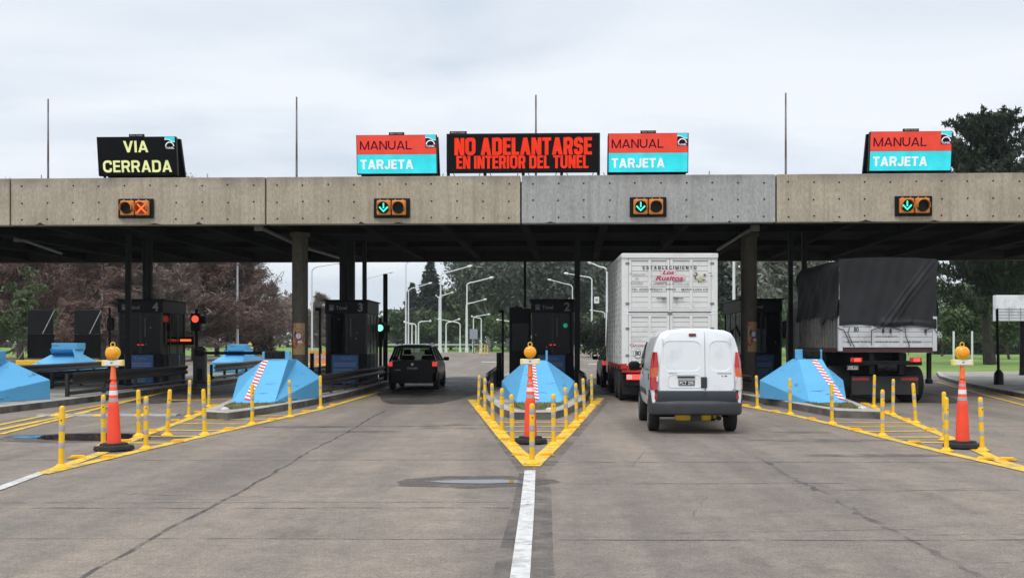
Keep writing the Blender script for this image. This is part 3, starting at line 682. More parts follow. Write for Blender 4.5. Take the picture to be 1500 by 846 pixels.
for px, lab in ((48.5, 'short thin stub on the roof edge left of the tall leftmost rod'), (298.5, 'short thin stub on the roof edge right of the closed-lane sign'), (1037.5, 'short pale stub on the roof edge right of the second red sign')):
    y = 30.1; x = WX(px, y); y -= .0369 * x
    if first is None:
        first = tag(MB().tube([(0, 0, 0), (0, 0, .84)], .016, 6).build('roof_stub', M_steel, None, smooth=50, loc=(x, y, 5.42)), lab, 'stub', 'stubs on the roof edge')
    else:
        c = first.copy(); COL.objects.link(c); c.location = (x, y, 5.42); c['label'] = lab

# lane lights on the fascia
M_hous = mat('orange_lamp_housing', (.62, .21, .035), .5, var=.12, dirt=(.45, .16, .03), dscale=5)
L_grn = led('lit_green_arrow', (.06, .95, .62), 1.6); L_orx = led('lit_orange_cross', (1.0, .16, .015), 1.5); M_lensd = mat('dark_lens', (.006, .007, .007), .5, var=.1, spec=.2)
M_lensr = mat('dark_red_lens', (.09, .006, .004), .2, emit=(.5, .02, .0), es=.25)
def lane_light(px, py, lit, label, rz=0):
    x = px_can(px, -.1); p = CWp(x, 0)
    o = thing('lane_light', label, 'lane light', (p.x, p.y - .012, WZ(py, p.y)), -TH, 'lane lights on the canopy fascia')
    g = MB(); g.box(-.49, .49, -.05, -.005, -.265, .265, .02); g.build('backboard', M_black, o)
    for s in (-1, 1):
        g = MB(); cx = s * .203
        g.box(cx - .19, cx + .19, -.16, -.052, -.20, .20, .03)
        for q in (-.1, .1): g.box(cx + q - .012, cx + q + .012, -.12, -.08, .20, .235)
        h_ = g.build('lamp_housing', M_hous, o)
        on = (lit == 'left' and s < 0) or (lit == 'cross' and s > 0)
        g = MB(); g.disc((cx, -.161, -.01), .155, 24, .012); g.build('lens', M_lensr if (lit == 'cross' and on) else M_lensd, h_, smooth=40)
        g = MB(); ring = [[(cx + r * math.cos(a), y, -.01 + r * math.sin(a)) for a in [R(-20 + 220 * k / 20) for k in range(21)]] for r, y in ((.158, -.160), (.158, -.30), (.168, -.30), (.168, -.160))]
        g.loft(ring, False, False); g.build('visor', M_hous, h_, smooth=40)
        if on and lit == 'left':
            g = MB(); g.box(cx - .017, cx + .017, -.183, -.176, -.02, .12)
            for q in (-1, 1):
                g.add([(cx, -.178, -.125), (cx, -.178, -.08), (cx + q * .10, -.178, .03), (cx + q * .125, -.178, .0)], [(0, 1, 2, 3)])
            g.build('lit_arrow', L_grn, h_)
        if on and lit == 'cross':
            g = MB()
            for q in (-1, 1): g.add([(cx - .12, -.178, -.01 - q * .12 + .025 * 1), (cx - .12, -.178, -.01 - q * .12 - .025), (cx + .12, -.178, -.01 + q * .12 - .025), (cx + .12, -.178, -.01 + q * .12 + .025)], [(0, 1, 2, 3)]); g.v[-4:] = [(v[0], v[1] - .003 * (q + 1) / 2, v[2]) for v in g.v[-4:]]
            g.build('lit_cross', L_orx, h_)
lane_light(198, 305.5, 'cross', 'lane light showing an orange cross below the closed-lane sign')
lane_light(573.5, 305, 'left', 'lane light with green arrow on tan concrete below the left red sign')
lane_light(949.5, 303.5, 'left', 'lane light with green arrow on the pale grey fascia panel')
lane_light(1339, 302, 'left', 'lane light with green arrow on tan concrete near the tall conifer')

# ================================================================ islands' furniture
M_blue = mat('sky_blue_paint', (.105, .40, .68), .6, var=.07, scale=1.6, stretch=(.55, .55, 2.4), dirt=(.05, .11, .17), dscale=3.2, dlo=.585, dhi=.68, bump=.25, bscale=9)
M_bluedk = mat('blue_paint_worn', (.055, .26, .50), .6, var=.1, scale=3, dirt=(.12, .22, .33), dscale=3, dlo=.52, dhi=.75)
M_strr = mat('red_stripe', (.62, .02, .03), .5); M_strw = mat('white_stripe', (.80, .80, .80), .5)
def crash_block(front, back, top, hb, ht, label, stripe=None, lamp=0, uprights=(), hf=.02, tape=True, box=False, flip=False):
    (fx0, fx1, fy), (bx0, bx1, by), (tx0, tx1, ty0, ty1) = front, back, top
    ox, oy = (fx0 + fx1) / 2, (fy + by) / 2
    o = thing('crash_block', label, 'barrier', (ox, oy, H_I), 0, 'sloped blue concrete barriers on the islands')
    Lx = lambda x: x - ox; Ly = lambda y: y - oy
    b0 = [(Lx(fx0), Ly(fy), 0), (Lx(fx1), Ly(fy), 0), (Lx(bx1), Ly(by), 0), (Lx(bx0), Ly(by), 0)]
    b1 = [(Lx(fx0), Ly(fy), hf), (Lx(fx1), Ly(fy), hf), (Lx(bx1), Ly(by), hb), (Lx(bx0), Ly(by), hb)]
    t1 = [(Lx(tx0), Ly(ty0), ht), (Lx(tx1), Ly(ty0), ht), (Lx(tx1), Ly(ty1), ht), (Lx(tx0), Ly(ty1), ht)]
    g = MB(); g.loft([b0, b1, t1]); me = g.build('concrete_body', [M_blue, M_bluedk], o)
    bv = me.modifiers.new('edge', 'BEVEL'); bv.width = .05; bv.segments = 3; bv.limit_method = 'ANGLE'; bv.angle_limit = R(12)
    if stripe:
        fa, fb = stripe           # fractions across the front face at top and bottom
        g = MB(); n = 13; wd_ = .075
        P0 = Vector(b1[0]).lerp(Vector(b1[1]), fb); P1 = Vector(t1[0]).lerp(Vector(t1[1]), fa)
        e = (Vector(b1[1]) - Vector(b1[0])).normalized(); nn = (P1 - P0).cross(e).normalized(); nn = nn if nn.y < 0 else -nn
        off = nn * .006
        def q(f, s): return tuple(P0.lerp(P1, f) + e * s * wd_ + off)
        sk = .035
        for i in range(n * 2):
            f0, f1 = .03 + .95 * i / (2 * n), .03 + .95 * (i + 1) / (2 * n); g.m(i % 2)
            g.add([q(max(.03, f0 + sk), -1), q(f0, 1), q(f1, 1), q(min(.98, f1 + sk), -1)], [(0, 1, 2, 3)])
        g.build('striped_tape', [M_strr, M_strw], o)
    for (x0, x1, hh) in uprights:
        g = MB(); g.box(Lx(x0), Lx(x1), Ly(ty0) + .1, Ly(ty0) + .16, ht + .001, ht + hh, .006); g.build('upright', M_blue, o)
    if lamp:
        x0, x1 = lamp; g = MB(); g.box(Lx(x0), Lx(x1), Ly(ty0) + .02, Ly(ty0) + .34, ht + .03, ht + .22, .03); l_ = g.build('lamp_box', M_black, o)
        for f in (.27, .73):
            g = MB(); cx = Lx(x0 + (x1 - x0) * f); g.disc((cx, Ly(ty0) + .018, ht + .125), .07, 16, .03); g.build('lens', M_lensd, l_, smooth=40)
    if box:
        x0, x1, hh = box; g = MB(); g.box(Lx(x0), Lx(x1), Ly(ty0) + .03, Ly(ty1) - .03, ht + .002, ht + hh, .02); g.build('top_box', M_blue, o)
    return o
crash_block((-.38, .72, 25.4), (-.80, 1.10, 28.4), (-.17, .36, 27.2, 28.2), .40, .94, 'sloped blue barrier on the middle island with straight striped tape', (.30, .42), uprights=((.33, .38, .26),))
crash_block((-6.95, -5.95, 25.2), (-7.55, -5.42, 28.0), (-6.62, -6.02, 26.9, 27.9), .50, .97, 'sloped blue barrier just in front of the left round column', (.08, .34), lamp=(-6.60, -6.14), uprights=((-6.68, -6.62, .2), (-6.12, -6.0, .22)))
crash_block((6.40, 7.25, 25.2), (5.74, 7.85, 27.6), (6.55, 7.14, 26.9, 27.5), .45, .99, 'sloped blue barrier right of the white van with dark lamp box on top', (.62, .93), lamp=(6.70, 7.10), uprights=((6.50, 6.68, .24), (7.11, 7.16, .24)))
crash_block((-14.0, -13.0, 23.8), (-14.2, -11.92, 27.0), (-13.6, -12.85, 25.6, 26.8), .48, .95, 'big sloped blue barrier cut off by the left picture edge', None, box=(-13.5, -12.9, .24))
crash_block((-14.6, -12.1, 53), (-14.6, -13.2, 49.6), (-14.2, -13.2, 50.4, 51.4), .5, 1.0, 'far blue barrier at the end of the closed booth island, behind its railing', None, box=(-14.1, -13.25, .3), hf=.1)
crash_block((-23.0, -20.4, 53), (-23.2, -20.7, 49.6), (-22.3, -21.2, 50.6, 51.6), .15, 1.05, 'pale blue barrier with a small top box in front of the dark trailer boards', None, box=(-22.3, -21.1, .3), hf=.1)

# guard rails along the island edges
M_rail = mat('dark_guard_rail', (.030, .028, .026), .5, metal=.1, var=.5, scale=2, dirt=(.03, .028, .026), dscale=1.5)
def guard_rail(pts, side, label, ztop=.50):
    o = thing('guard_rail', label, 'guard rail', (pts[0][0], pts[0][1], H_I), 0, 'double guard rails on the islands')
    P = [(x - pts[0][0], y - pts[0][1]) for x, y in pts]
    prof = [(0, 0), (.05, .03), (.05, .09), (0, .13), (0, .17), (.05, .21), (.05, .27), (0, .30)]
    for zb in (ztop - .30,):
        g = MB(); rings = [[(x + side * a, y, zb + b_) for a, b_ in prof] + [(x + side * (a - .012), y, zb + b_) for a, b_ in reversed(prof)] for x, y in P]
        g.loft(rings, True, True); g.build('rail_beam', M_rail, o, smooth=35)
    g = MB(); g.tube([(x - side * .05, y, .09) for x, y in P], .05, 8); g.build('lower_rail', M_rail, o, smooth=40)
    tot = sum(math.dist(P[i], P[i + 1]) for i in range(len(P) - 1)); n = max(3, int(tot / 1.9))
    for k in range(n + 1):
        s = tot * k / n; 
        for i in range(len(P) - 1):
            d = math.dist(P[i], P[i + 1])
            if s <= d + 1e-6 or i == len(P) - 2: f = s / d; x = P[i][0] + (P[i + 1][0] - P[i][0]) * f; y = P[i][1] + (P[i + 1][1] - P[i][1]) * f; break
            s -= d
        g = MB(); g.box(x - side * .11 - .04, x - side * .11 + .04, y - .05, y + .05, 0, ztop - .03); g.build('post', M_rail, o)
guard_rail([(-5.62, 28.6), (-5.46, 32), (-5.42, 36), (-5.42, 44)], 1, 'dark guard rail beside the dark car, on the right edge of its booth island', .55)
guard_rail([(-7.75, 29), (-7.95, 33), (-7.8, 44)], -1, 'dark guard rail along the closed lane, behind the left round column', .5)
guard_rail([(-11.9, 28.2), (-11.78, 33), (-11.78, 37.2)], 1, 'long dark guard rail below booth 4, beside the closed lane', .62)
guard_rail([(-14.75, 29), (-14.75, 44)], -1, 'dark guard rail behind the big left blue barrier', .5)
guard_rail([(-11.8, 40.5), (-11.9, 45), (-12.3, 50)], 1, 'short bright ended guard rail beyond the red signal', .6)
guard_rail([(-18.8, 38), (-18.9, 44), (-19.3, 50)], 1, 'far left guard rail in front of the pale blue barrier', .55)
guard_rail([(-1.2, 29.2), (-1.35, 33), (-1.35, 44)], -1, 'dark guard rail on the left side of booth 2', .5)
guard_rail([(1.4, 29.2), (1.55, 33), (1.55, 44)], 1, 'dark guard rail on the right side of booth 2', .5)
guard_rail([(5.95, 29.6), (5.68, 33), (5.68, 44)], -1, 'dark guard rail by the white van below the right column', .5)
guard_rail([(8.05, 29.2), (8.18, 33), (8.2, 44)], 1, 'dark guard rail between right booth and the tarpaulin truck', .5)

# toll booths
M_cab = mat('dark_blue_booth_steel', (.006, .0075, .012), .5, var=.25, scale=2, spec=.15)
M_pane = mat('dark_booth_glass', (.002, .003, .005), .12, var=.2, spec=.16)
M_frame = mat('booth_frame', (.02, .022, .025), .5, metal=.1, var=.2)
M_board = mat('tariff_blue', (.03, .13, .36), .5, var=.1); M_boardt = mat('tariff_text', (.20, .26, .36), .6)
M_let = mat('grey_lettering', (.10, .105, .12), .5); M_let2 = mat('grey_number', (.22, .225, .24), .5)
M_lower = mat('grey_booth_panel', (.10, .098, .09), .7, var=.3, scale=3)
L_dot = led('tiny_red_display', (.9, .04, .03), 1.2); L_grnrefl = led('small_green_reflection', (.02, .42, .24), .5)
def booth(x0, x1, y0, y1, ht, num, label, lower=None, side=1, red=True):
    o = thing('toll_booth', label, 'booth', ((x0 + x1) / 2, y0, H_I), 0, 'dark toll booths under the canopy')
    w = (x1 - x0) / 2; D = y1 - y0; zs = 1.02
    g = MB(); g.box(-w, w, 0, D, 0, zs, .02); g.build('base_wall', [M_cab], o)
    g = MB(); g.box(-w + .03, w - .03, .03, D - .03, zs + .001, ht - .45); g.build('window_glass', M_pane, o)
    for sx in (-1, 1):
        for yy in (0, D):
            g = MB(); g.box(sx * w - (.07 if sx > 0 else 0), sx * w + (.07 if sx < 0 else 0), yy - (.07 if yy else 0), yy + (0 if yy else .07), zs, ht - .45, .01); g.build('corner_post', M_frame, o)
    for yy in (D * .36, D * .68):
        for sx in (-1, 1):
            g = MB(); g.box(sx * (w - .028) - .012, sx * (w - .028) + .012, yy - .03, yy + .03, zs + .01, ht - .46); g.build('mullion', M_frame, o)
    g = MB(); g.box(-.03, .03, .012, .029, zs + .01, ht - .46); g.build('mullion', M_frame, o)
    g = MB(); g.box(-w - .02, w + .02, -.02, D + .02, ht - .449, ht - .05, .015); g.build('header_band', M_cab, o)
    g = MB(); g.box(-w - .07, w + .07, -.07, D + .07, ht - .049, ht, .02); g.build('roof', M_blkmetal, o)
    g = MB(); g.box(-w + .12, -w + .28, -.026, -.022, ht - .36, ht - .17); g.m(1); g.box(-w + .15, -w + .25, -.032, -.027, ht - .33, ht - .28); g.text('Túnel', -w + .53, -.027, ht - .27, .12, .36, .01); g.build('tunnel_logo', [M_let, M_let2], o)
    if num: g = MB(); g.text(num, w - .22, -.027, ht - .25, .29, None, .03); g.build('booth_number', M_let2, o)
    bx0, bx1 = -w + .22, w - .30
    g = MB(); g.box(bx0 - .03, bx1 + .03, -.03, -.002, .03, 1.0, .006); b_ = g.build('tariff_frame', M_frame, o)
    g = MB(); g.box(bx0, bx1, -.036, -.031, .05, .97); g.m(1); g.text('Tarifas', (bx0 + bx1) / 2 + .05, -.0395, .87, .09, (bx1 - bx0) * .45, .01)
    for k in range(8):
        z = .68 - k * .075 - (.06 if k > 1 else 0); g.box(bx0 + .05, bx1 - (.06 if k < 2 else .12 + .02 * k), -.0395, -.037, z, z + .045)
    g.build('tariff_board', [M_board, M_boardt], b_)
    if lower:
        g = MB(); s = side; g.box(s * w + (.001 if s > 0 else -.03), s * w + (.03 if s > 0 else -.001), .55, D - .25, .05, zs - .04, .01); g.build('side_panel', M_lower, o)
        g = MB(); g.box(s * w + (.031 if s > 0 else -.045), s * w + (.045 if s > 0 else -.031), .15, .19, .2, zs - .03); g.build('door_edge', M_frame, o)
    r5 = random.Random(num + str(x0))
    for _ in range(4):
        a_, z_ = r5.uniform(-w + .12, w - .12), r5.uniform(zs + .15, ht - .6); s_ = r5.uniform(.010, .02); g = MB(); g.box(a_ - s_, a_ + s_, .022, .0285, z_ - s_, z_ + s_ * 1.5); g.build('light_dot', M_let2, o)  # pale dots painted on the pane in place of small lights
    g = MB(); a_ = w * .18; g.box(a_, a_ + .035, .021, .0283, zs + .55, ht - .62); g.box(w * side + (.003 if side > 0 else -.02), w * side + (.02 if side > 0 else -.003), .30, .345, zs + .3, ht - .75); g.m(1); g.box(w * side * 1.0 + (.046 if side > 0 else -.062), w * side + (.062 if side > 0 else -.046), 1.55, 1.60, .25, zs - .05); g.build('reflection_strip', [mat('dull_reflection', (.07, .073, .08), .4), mat('pale_reflection', (.45, .52, .60), .4)], o)  # pale strips painted in place of vertical reflections on the booth
    if red:
        g = MB(); g.box(-.10, .10, .016, .028, zs + .28, zs + .31); g.build('red_display', L_dot, o)
    return o
booth(-13.65, -12.2, 36, 38.4, 2.82, '4', 'dark toll booth marked 4 behind the closed lane railing', True, 1)
booth(-6.82, -5.45, 36, 38.6, 2.80, '3', 'dark toll booth marked 3 beside the dark car', True, 1, False)
b2 = booth(-.03, 1.36, 36, 38.6, 2.82, '2', 'dark toll booth marked 2 behind the middle blue barrier', None, 1)
g = MB(); g.disc((.42, -.002 + .028, 1.95), .075, 18, .006); g.build('green_reflection', L_grnrefl, b2)  # glowing disc standing in for a green reflection in the glass
g = MB(); g.box(-1.46, -.72, 1.4, 3.4, 0, 2.55, .03); ax = g.build('annex_cabin', M_cab, b2)
g = MB(); g.box(-1.36, -.80, 1.375, 1.399, 1.1, 2.05); g.build('annex_window', M_pane, ax)
g = MB(); g.box(-1.42, -1.0, 1.45, 1.5, 2.551, 2.60); g.lathe([(.05, 0), (.05, .1), (0, .13)], 10, (-1.2, 1.6, 2.551)); g.build('annex_beacon', M_black, ax)
b1 = booth(6.88, 8.22, 36, 39.2, 2.84, '', 'dark toll booth right of the round column by the white van', True, -1, False)
g = MB(); g.box(-.18, .14, .012, .027, 1.05, 1.85); g.build('inner_screen', mat('dim_teal_pane', (.06, .10, .11), .3), b1)
g = MB(); g.box(.78, 1.0, .3, .5, 1.55, 2.1, .03); g.tube([(.9, .4, 1.6), (1.1, .45, 1.35), (1.2, .45, 1.4)], .03, 8); g.build('side_unit', M_black, b1, smooth=50)
g = MB(); g.tube([(-.75, -.1, .9), (-.95, -.1, 1.3), (-1.0, -.1, 1.75), (-.85, -.1, 1.95), (-.72, -.1, 1.6)], .04, 8); g.box(-.55, -.47, -.06, -.02, 1.1, 2.78); g.box(-.25, -.18, -.06, -.02, 1.1, 2.6); g.build('mirror_bracket', M_black, b1, smooth=50)

# lane signals, gate, poles
def lane_signal(px, d, zl, colour, label, disp=None, zd=None):
    x = WX(px, d); o = thing('lane_signal', label, 'signal', (x, d, H_I), 0, 'signals beside the booths')
    zl -= H_I
    g = MB(); g.tube([(0, .06, 0), (0, .06, zl + .35)], .055, 10); g.build('pole', M_blkmetal, o, smooth=50)
    g = MB(); g.box(-.17, .17, -.08, .14, zl - .42, zl + .2, .03); g.box(.172, .34, -.02, .12, zl - .16, zl + .1, .02); h_ = g.build('signal_housing', M_black, o)
    L_ = led('lit_signal_' + colour, {'red': (1.0, .09, .045), 'green': (.28, 1.0, .66)}[colour], 1.25)
    g = MB(); g.disc((0, -.082, zl), .12, 20, .02); g.build('lit_lens', L_, h_, smooth=40)
    g = MB(); g.disc((0, -.082, zl - .27), .10, 20, .015); g.build('dark_lens', M_lensd, h_, smooth=40)
    if disp:
        n, w = disp; z = zd - H_I
        g = MB(); g.box(-w, -.06 if n > 2 else .1, -.12, .0, z - .16, z + .12, .015); hh = g.build('display_case', M_black, o)
        g = MB()
        for k in range(n): a = -w + .08 + (w - .2) * k / n; g.box(a, a + (w - .2) / n * .82, -.128, -.122, z - .035, z + .035)
        g.build('red_figures', led('lit_red_figures', (1.0, .12, .03), 1.8), hh)
    return o
lane_signal(287, 38, WZ(467, 38), 'red', 'black signal lit red beside booth 4 with red figures display', (7, .58), WZ(498, 38))
lane_signal(557, 39.4, WZ(480, 39.4), 'green', 'black signal lit green between booth 3 and the dark car', (2, .16), WZ(500.5, 39.4))
s1 = lane_signal(1171, 37.5, WZ(476, 37.5), 'green', 'small dim green signal behind the slim posts by the tarpaulin truck', (2, .2), WZ(498, 37.5))
gate = thing('barrier_gate', 'dark barrier gate with lowered arm closing the lane beside booth 4', 'barrier gate', (WX(293, 37.4), 37.4, H_I))
g = MB(); g.box(-.2, .2, -.18, .18, 0, 1.12, .05); g.lathe([(.2, 0), (.2, .06), (.1, .12), (0, .14)], 16, (0, 0, 1.121)); g.m(1); g.box(-.05, .13, -.19, -.181, .1, .5); g.build('cabinet', [mat('gate_cabinet', (.05, .045, .042), .5, var=.2), M_black], gate)
g = MB(); g.box(.19, 3.15, -.26, -.20, .98, 1.08, .012); g.build('boom_arm', M_black, gate)
g = MB(); g.box(-.10, .19, -.28, -.19, .93, 1.13, .02); g.build('pivot', M_black, gate)
def pole(px, d, zt, r, label, head=None, zb=H_I):
    o = thing('slim_pole', label, 'pole', (WX(px, d), d, zb), 0)
    g = MB(); g.tube([(0, 0, 0), (0, 0, zt - zb)], r, 10); g.build('pole_shaft', M_blkmetal, o, smooth=50)
    if head == 'lamp': g = MB(); g.box(-.14, .05, -.12, .06, zt - zb, zt - zb + .1, .03); g.build('camera_head', M_black, o)
    if head == 'box': g = MB(); g.box(-.05, .15, -.1, .05, zt - zb - .75, zt - zb - .35, .02); g.build('sensor_box', M_black, o)
pole(160.5, 36, WZ(450, 36), .035, 'slim black pole with a small box left of booth 4', 'box')
pole(468.5, 35, WZ(455, 35), .035, 'slim black pole with camera head between left column and booth 3', 'lamp')
pole(736.5, 37, WZ(458, 37), .04, 'slim black pole with camera head left of booth 2', 'lamp')
pole(564.5, 40, WZ(401, 40), .085, 'tall plain black pole behind the green signal')
pole(457, 33, WZ(517, 33), .06, 'short black bollard beside the left round column')
pole(731, 34.5, WZ(516, 34.5), .08, 'short black bollard left of the middle blue barrier')

# roadside shelter at the right edge
sh = thing('roadside_shelter', 'white panelled box raised on dark posts at the right edge', 'shelter', (WX(1459, 47), 47, .14))
zb, zt = WZ(470, 47) - .14, WZ(432, 47) - .14
g = MB(); g.box(0, 3.4, 0, .34, zb, zt, .02); g.build('fascia_box', mat('grey_white_panel', (.84, .85, .86), .5, var=.05, dirt=(.4, .4, .4), dscale=2), sh)
g = MB()
for k in range(5): g.box(0.02, 3.4, -.03, -.004, zb + .02 + k * .125, zb + .035 + k * .125)
for k in range(7): g.box(.05 + .5 * k, .07 + .5 * k, -.034, -.004, zb, zb + .6)
g.build('rail_grille', M_steel, sh)
sp_ = thing('slim_pole', 'slim dark pole on a flared foot in front of the white shelter box', 'pole', (WX(1463, 37), 37, .14))
g = MB(); g.tube([(0, 0, 0), (-.06, 0, WZ(452, 37) - .14)], [.05, .045], 10); g.build('pole_shaft', M_blkmetal, sp_, smooth=50)
g = MB(); g.lathe([(.17, 0), (.15, .38), (.06, .5)], 12); g.build('flared_foot', M_blkmetal, sp_, smooth=40)
for x in (1.25, 3.2):
    g = MB(); g.tube([(x, .2, 0), (x, .2, zb)], .05 if x < .5 else .14, 10); g.lathe([(.16, 0), (.14, .35), (.06, .48)], 12, (x, .2, 0)); g.build('post', M_blkmetal, sh, smooth=50)

# ================================================================ flexible posts, studs, cones
def post_proto(bands):
    o = thing('flexible_post', '', 'post', (0, 0, 0), 0, 'yellow flexible posts around the islands')
    g = MB(); g.lathe([(.10, 0), (.10, .015), (.065, .03), (.05, .05), (.045, .055)], 16); g.build('base', M_yel, o, smooth=40)
    g = MB(); g.lathe([(.035, .05), (.035, .745), (.031, .765), (.019, .778), (.0, .782)], 16); g.build('tube', M_yel, o, smooth=40)
    for z0, z1 in bands: g = MB(); g.lathe([(.0356, z0), (.0362, z0 + .003), (.0362, z1 - .003), (.0356, z1)], 16); g.build('reflective_band', M_refl, o, smooth=40)
    g = MB(); g.disc((0.003, -.0352, .60), .009, 8, .003); g.build('bolt', M_black, o)
    return o
PA = post_proto([(.25, .32), (.46, .545)]); PB = post_proto([(.22, .29), (.42, .50), (.64, .715)])
used = {}
def place(proto, loc, rz, label, **k):
    if proto.name not in used: used[proto.name] = 1; proto.location = loc; proto.rotation_euler = (k.get('rx', 0), k.get('ry', 0), rz); proto['label'] = label; return proto
    return dup(proto, loc, rz, label, **k)
def row(pts, where, alt=0, leans={}):
    for i, (px, py) in enumerate(pts):
        x, y = G(px, py); place((PA, PB)[(i + alt) % 3 == 1] if alt < 9 else PB, (x, y, .008), rng.uniform(0, .4), f'{ORD[i]} yellow flexible post in the {where}', ry=leans.get(i, rng.uniform(-.035, .035)), rx=rng.uniform(-.03, .03))
row([(89.6, 686), (213.7, 658), (300.2, 637), (369.5, 622), (425, 611), (469.6, 598)], "left wedge's long row along the dark car's lane")
row([(151.3, 654), (203.5, 639), (244.8, 638), (276.5, 611), (306, 596)], "left wedge's short row beside the closed lane", 1, {2: .06})
place(PB, (*G(779.4, 680), .012), 0, 'single yellow flexible post at the tip of the middle wedge')
row([(750.8, 652.5), (735, 635), (722, 620.5), (710.3, 606), (700.6, 597)], 'left arm of the middle V-shaped wedge', 9)
row([(811, 652), (830, 633), (845, 620), (856.4, 606), (866.8, 594.5)], 'right arm of the middle V-shaped wedge', 9, {3: -.05})
row([(1386.3, 661), (1292.6, 639), (1218.7, 621), (1157.6, 607), (1109.7, 598)], "right wedge's row along the white van's lane")
row([(1439, 660.6), (1384, 645), (1341.6, 620), (1308, 608), (1280, 596)], "right wedge's row on the tarpaulin truck's side", 1, {2: -.06})
for i, px in enumerate((702.5, 706, 710, 714)):
    d = 150 - i; place(PA, (WX(px, d), d, 0), 0, f'{["leftmost", "second", "third", "rightmost"][i]} of four distant yellow posts on the far grass', sx=(1.6, 1.6, 1.5))
# road studs
SP = thing('road_stud', '', 'road stud', (0, 0, 0), 0, 'raised yellow studs on the wedge lines')
g = MB(); prof = [(-.12, 0), (-.075, .032), (.075, .032), (.12, 0)]
g.loft([[(x, y, z) for x, z in prof] for y in (-.07, .07)], True, True); g.build('stud_body', M_yel, SP)
g = MB(); g.add([(-.06, -.0712, .008), (.06, -.0712, .008), (.05, -.0712, .026), (-.05, -.0712, .026)], [(0, 1, 2, 3)]); g.build('reflector', M_amber, SP)
def studs(pts, where, rz):
    for i, (px, py) in enumerate(pts):
        x, y = G(px, py); place(SP, (x, y, .010), rz, f'{ORD[i]} raised yellow stud in the {where}')
studs([(160, 670), (261, 647), (336, 629), (399, 615), (448, 603), (488.5, 593)], "left wedge's long line by the dark car's lane", .1)
studs([(113, 671), (184, 647), (224, 632), (257, 617), (291, 604), (316, 594)], "left wedge's short line beside the closed lane", .3)
studs([(762, 667), (742, 644), (728, 628), (716, 613), (705, 601)], 'left arm line of the middle wedge', -.25)
studs([(799, 667), (820, 643), (838, 627), (851, 613), (873, 593)], 'right arm line of the middle wedge', .25)
studs([(1444.5, 673), (1340, 649), (1253.5, 630), (1188, 614), (1135, 603), (1093, 594)], "right wedge's line along the white van's lane", -.1)
studs([(1476, 674), (1417.5, 648.5), (1363, 630), (1326, 615), (1297.5, 603), (1267, 592)], "right wedge's line on the tarpaulin truck's side", -.3)
# cones with beacons
def cone_proto():
    o = thing('traffic_cone', '', 'traffic cone', (0, 0, 0), 0, 'tall orange cones with round amber beacons')
    g = MB(); g.loft([[(r * math.cos(R(22.5 + 45 * k)), r * math.sin(R(22.5 + 45 * k)), z) for k in range(8)] for r, z in ((.275, 0), (.285, .015), (.27, .06), (.20, .075), (.19, .10))]); g.build('rubber_base', M_rubber, o)
    g = MB(); g.lathe([(.102, .101), (.076, .67), (.074, .672), (.07, .675), (.046, .98), (.028, 1.0), (.024, 1.03)], 24); g.build('cone_body', M_orange, o, smooth=40)
    def rad(z): return .07 + (.046 - .07) * (z - .675) / .305
    for z0, z1 in ((.70, .755), (.80, .865), (.915, .945)):
        g = MB(); g.lathe([(rad(z0) + .0015, z0), (rad(z1) + .0015, z1)], 24); g.build('reflective_band', M_refl if z0 != .80 else M_strw, o, smooth=40)
    g = MB(); g.lathe([(.025, 1.005), (.046, 1.03), (.036, 1.13), (.03, 1.22)], 18); g.build('neck', mat('pale_orange_plastic', (.95, .17, .04), .5), o, smooth=40)
    g = MB(); g.box(-.155, .155, -.045, .045, 1.222, 1.31, .01); b_ = g.build('battery_box', mat('pale_yellow_box', (.82, .70, .22), .5, var=.1), o)
    g = MB(); g.box(-.11, .12, -.049, -.0455, 1.235, 1.298); g.m(1); g.text('M7', 0, -.0508, 1.268, .022, None, .03); g.build('box_label', [M_white, M_black], b_)
    g = MB(); g.disc((0, .05, 1.415), .096, 28, .1); g.build('beacon_rim', M_yel, o, smooth=40)
    g = MB(); g.loft([[(r * math.cos(a), y, 1.415 + r * math.sin(a)) for a in [2 * math.pi * k / 28 for k in range(28)]] for r, y in ((.088, -.051), (.082, -.068), (.055, -.082), (.02, -.088))]); g.build('beacon_lens', M_amber, o, smooth=60)
    g = MB(); g.tube([(.032 * math.cos(a), 0, 1.535 + .032 * math.sin(a)) for a in [2 * math.pi * k / 16 for k in range(17)]], .007, 6, False); g.build('lifting_ring', M_yel, o, smooth=60)
    return o
CP = cone_proto()
for px, py, lab in ((167, 659.5, 'tall orange beacon cone standing among posts of the left wedge'), (777, 649, 'tall orange beacon cone in front of the middle blue barrier'), (1410, 656, 'tall orange beacon cone at the right wedge near the shelter side')):
    x, y = G(px, py); place(CP, (x, y, .012), rng.uniform(-.1, .1), lab, ry=rng.uniform(-.012, .012))
place(CP, (WX(366, 54), 54, .01), 0, 'small distant beacon cone seen left of the left blue barrier')
place(CP, (WX(441.5, 57), 57, .01), .1, 'small distant beacon cone half hidden by the left round column')
# far orange barricade boards
first = None
for px, lab in ((457, 'leftmost orange barricade board beyond the left round column'), (466, 'middle orange barricade board beyond the left round column'), (476, 'rightmost orange barricade board, next to booth 3')):
    if first is None:
        first = thing('barricade_board', lab, 'barricade', (WX(px, 72), 72, 0), 0, 'orange barricade boards beyond the booths')
        g = MB(); g.box(-.15, .15, -.04, .04, .12, 1.0, .02); g.build('board', mat('dusty_orange', (.75, .22, .06), .6), first)
        g = MB(); g.box(-.15, .15, -.044, -.041, .5, .66); g.build('reflective_band', M_refl, first)
        g = MB(); g.box(-.3, .3, -.2, .2, 0, .12, .03); g.build('base', M_yel, first)
    else: dup(first, (WX(px, 72), 72, 0), 0, lab)
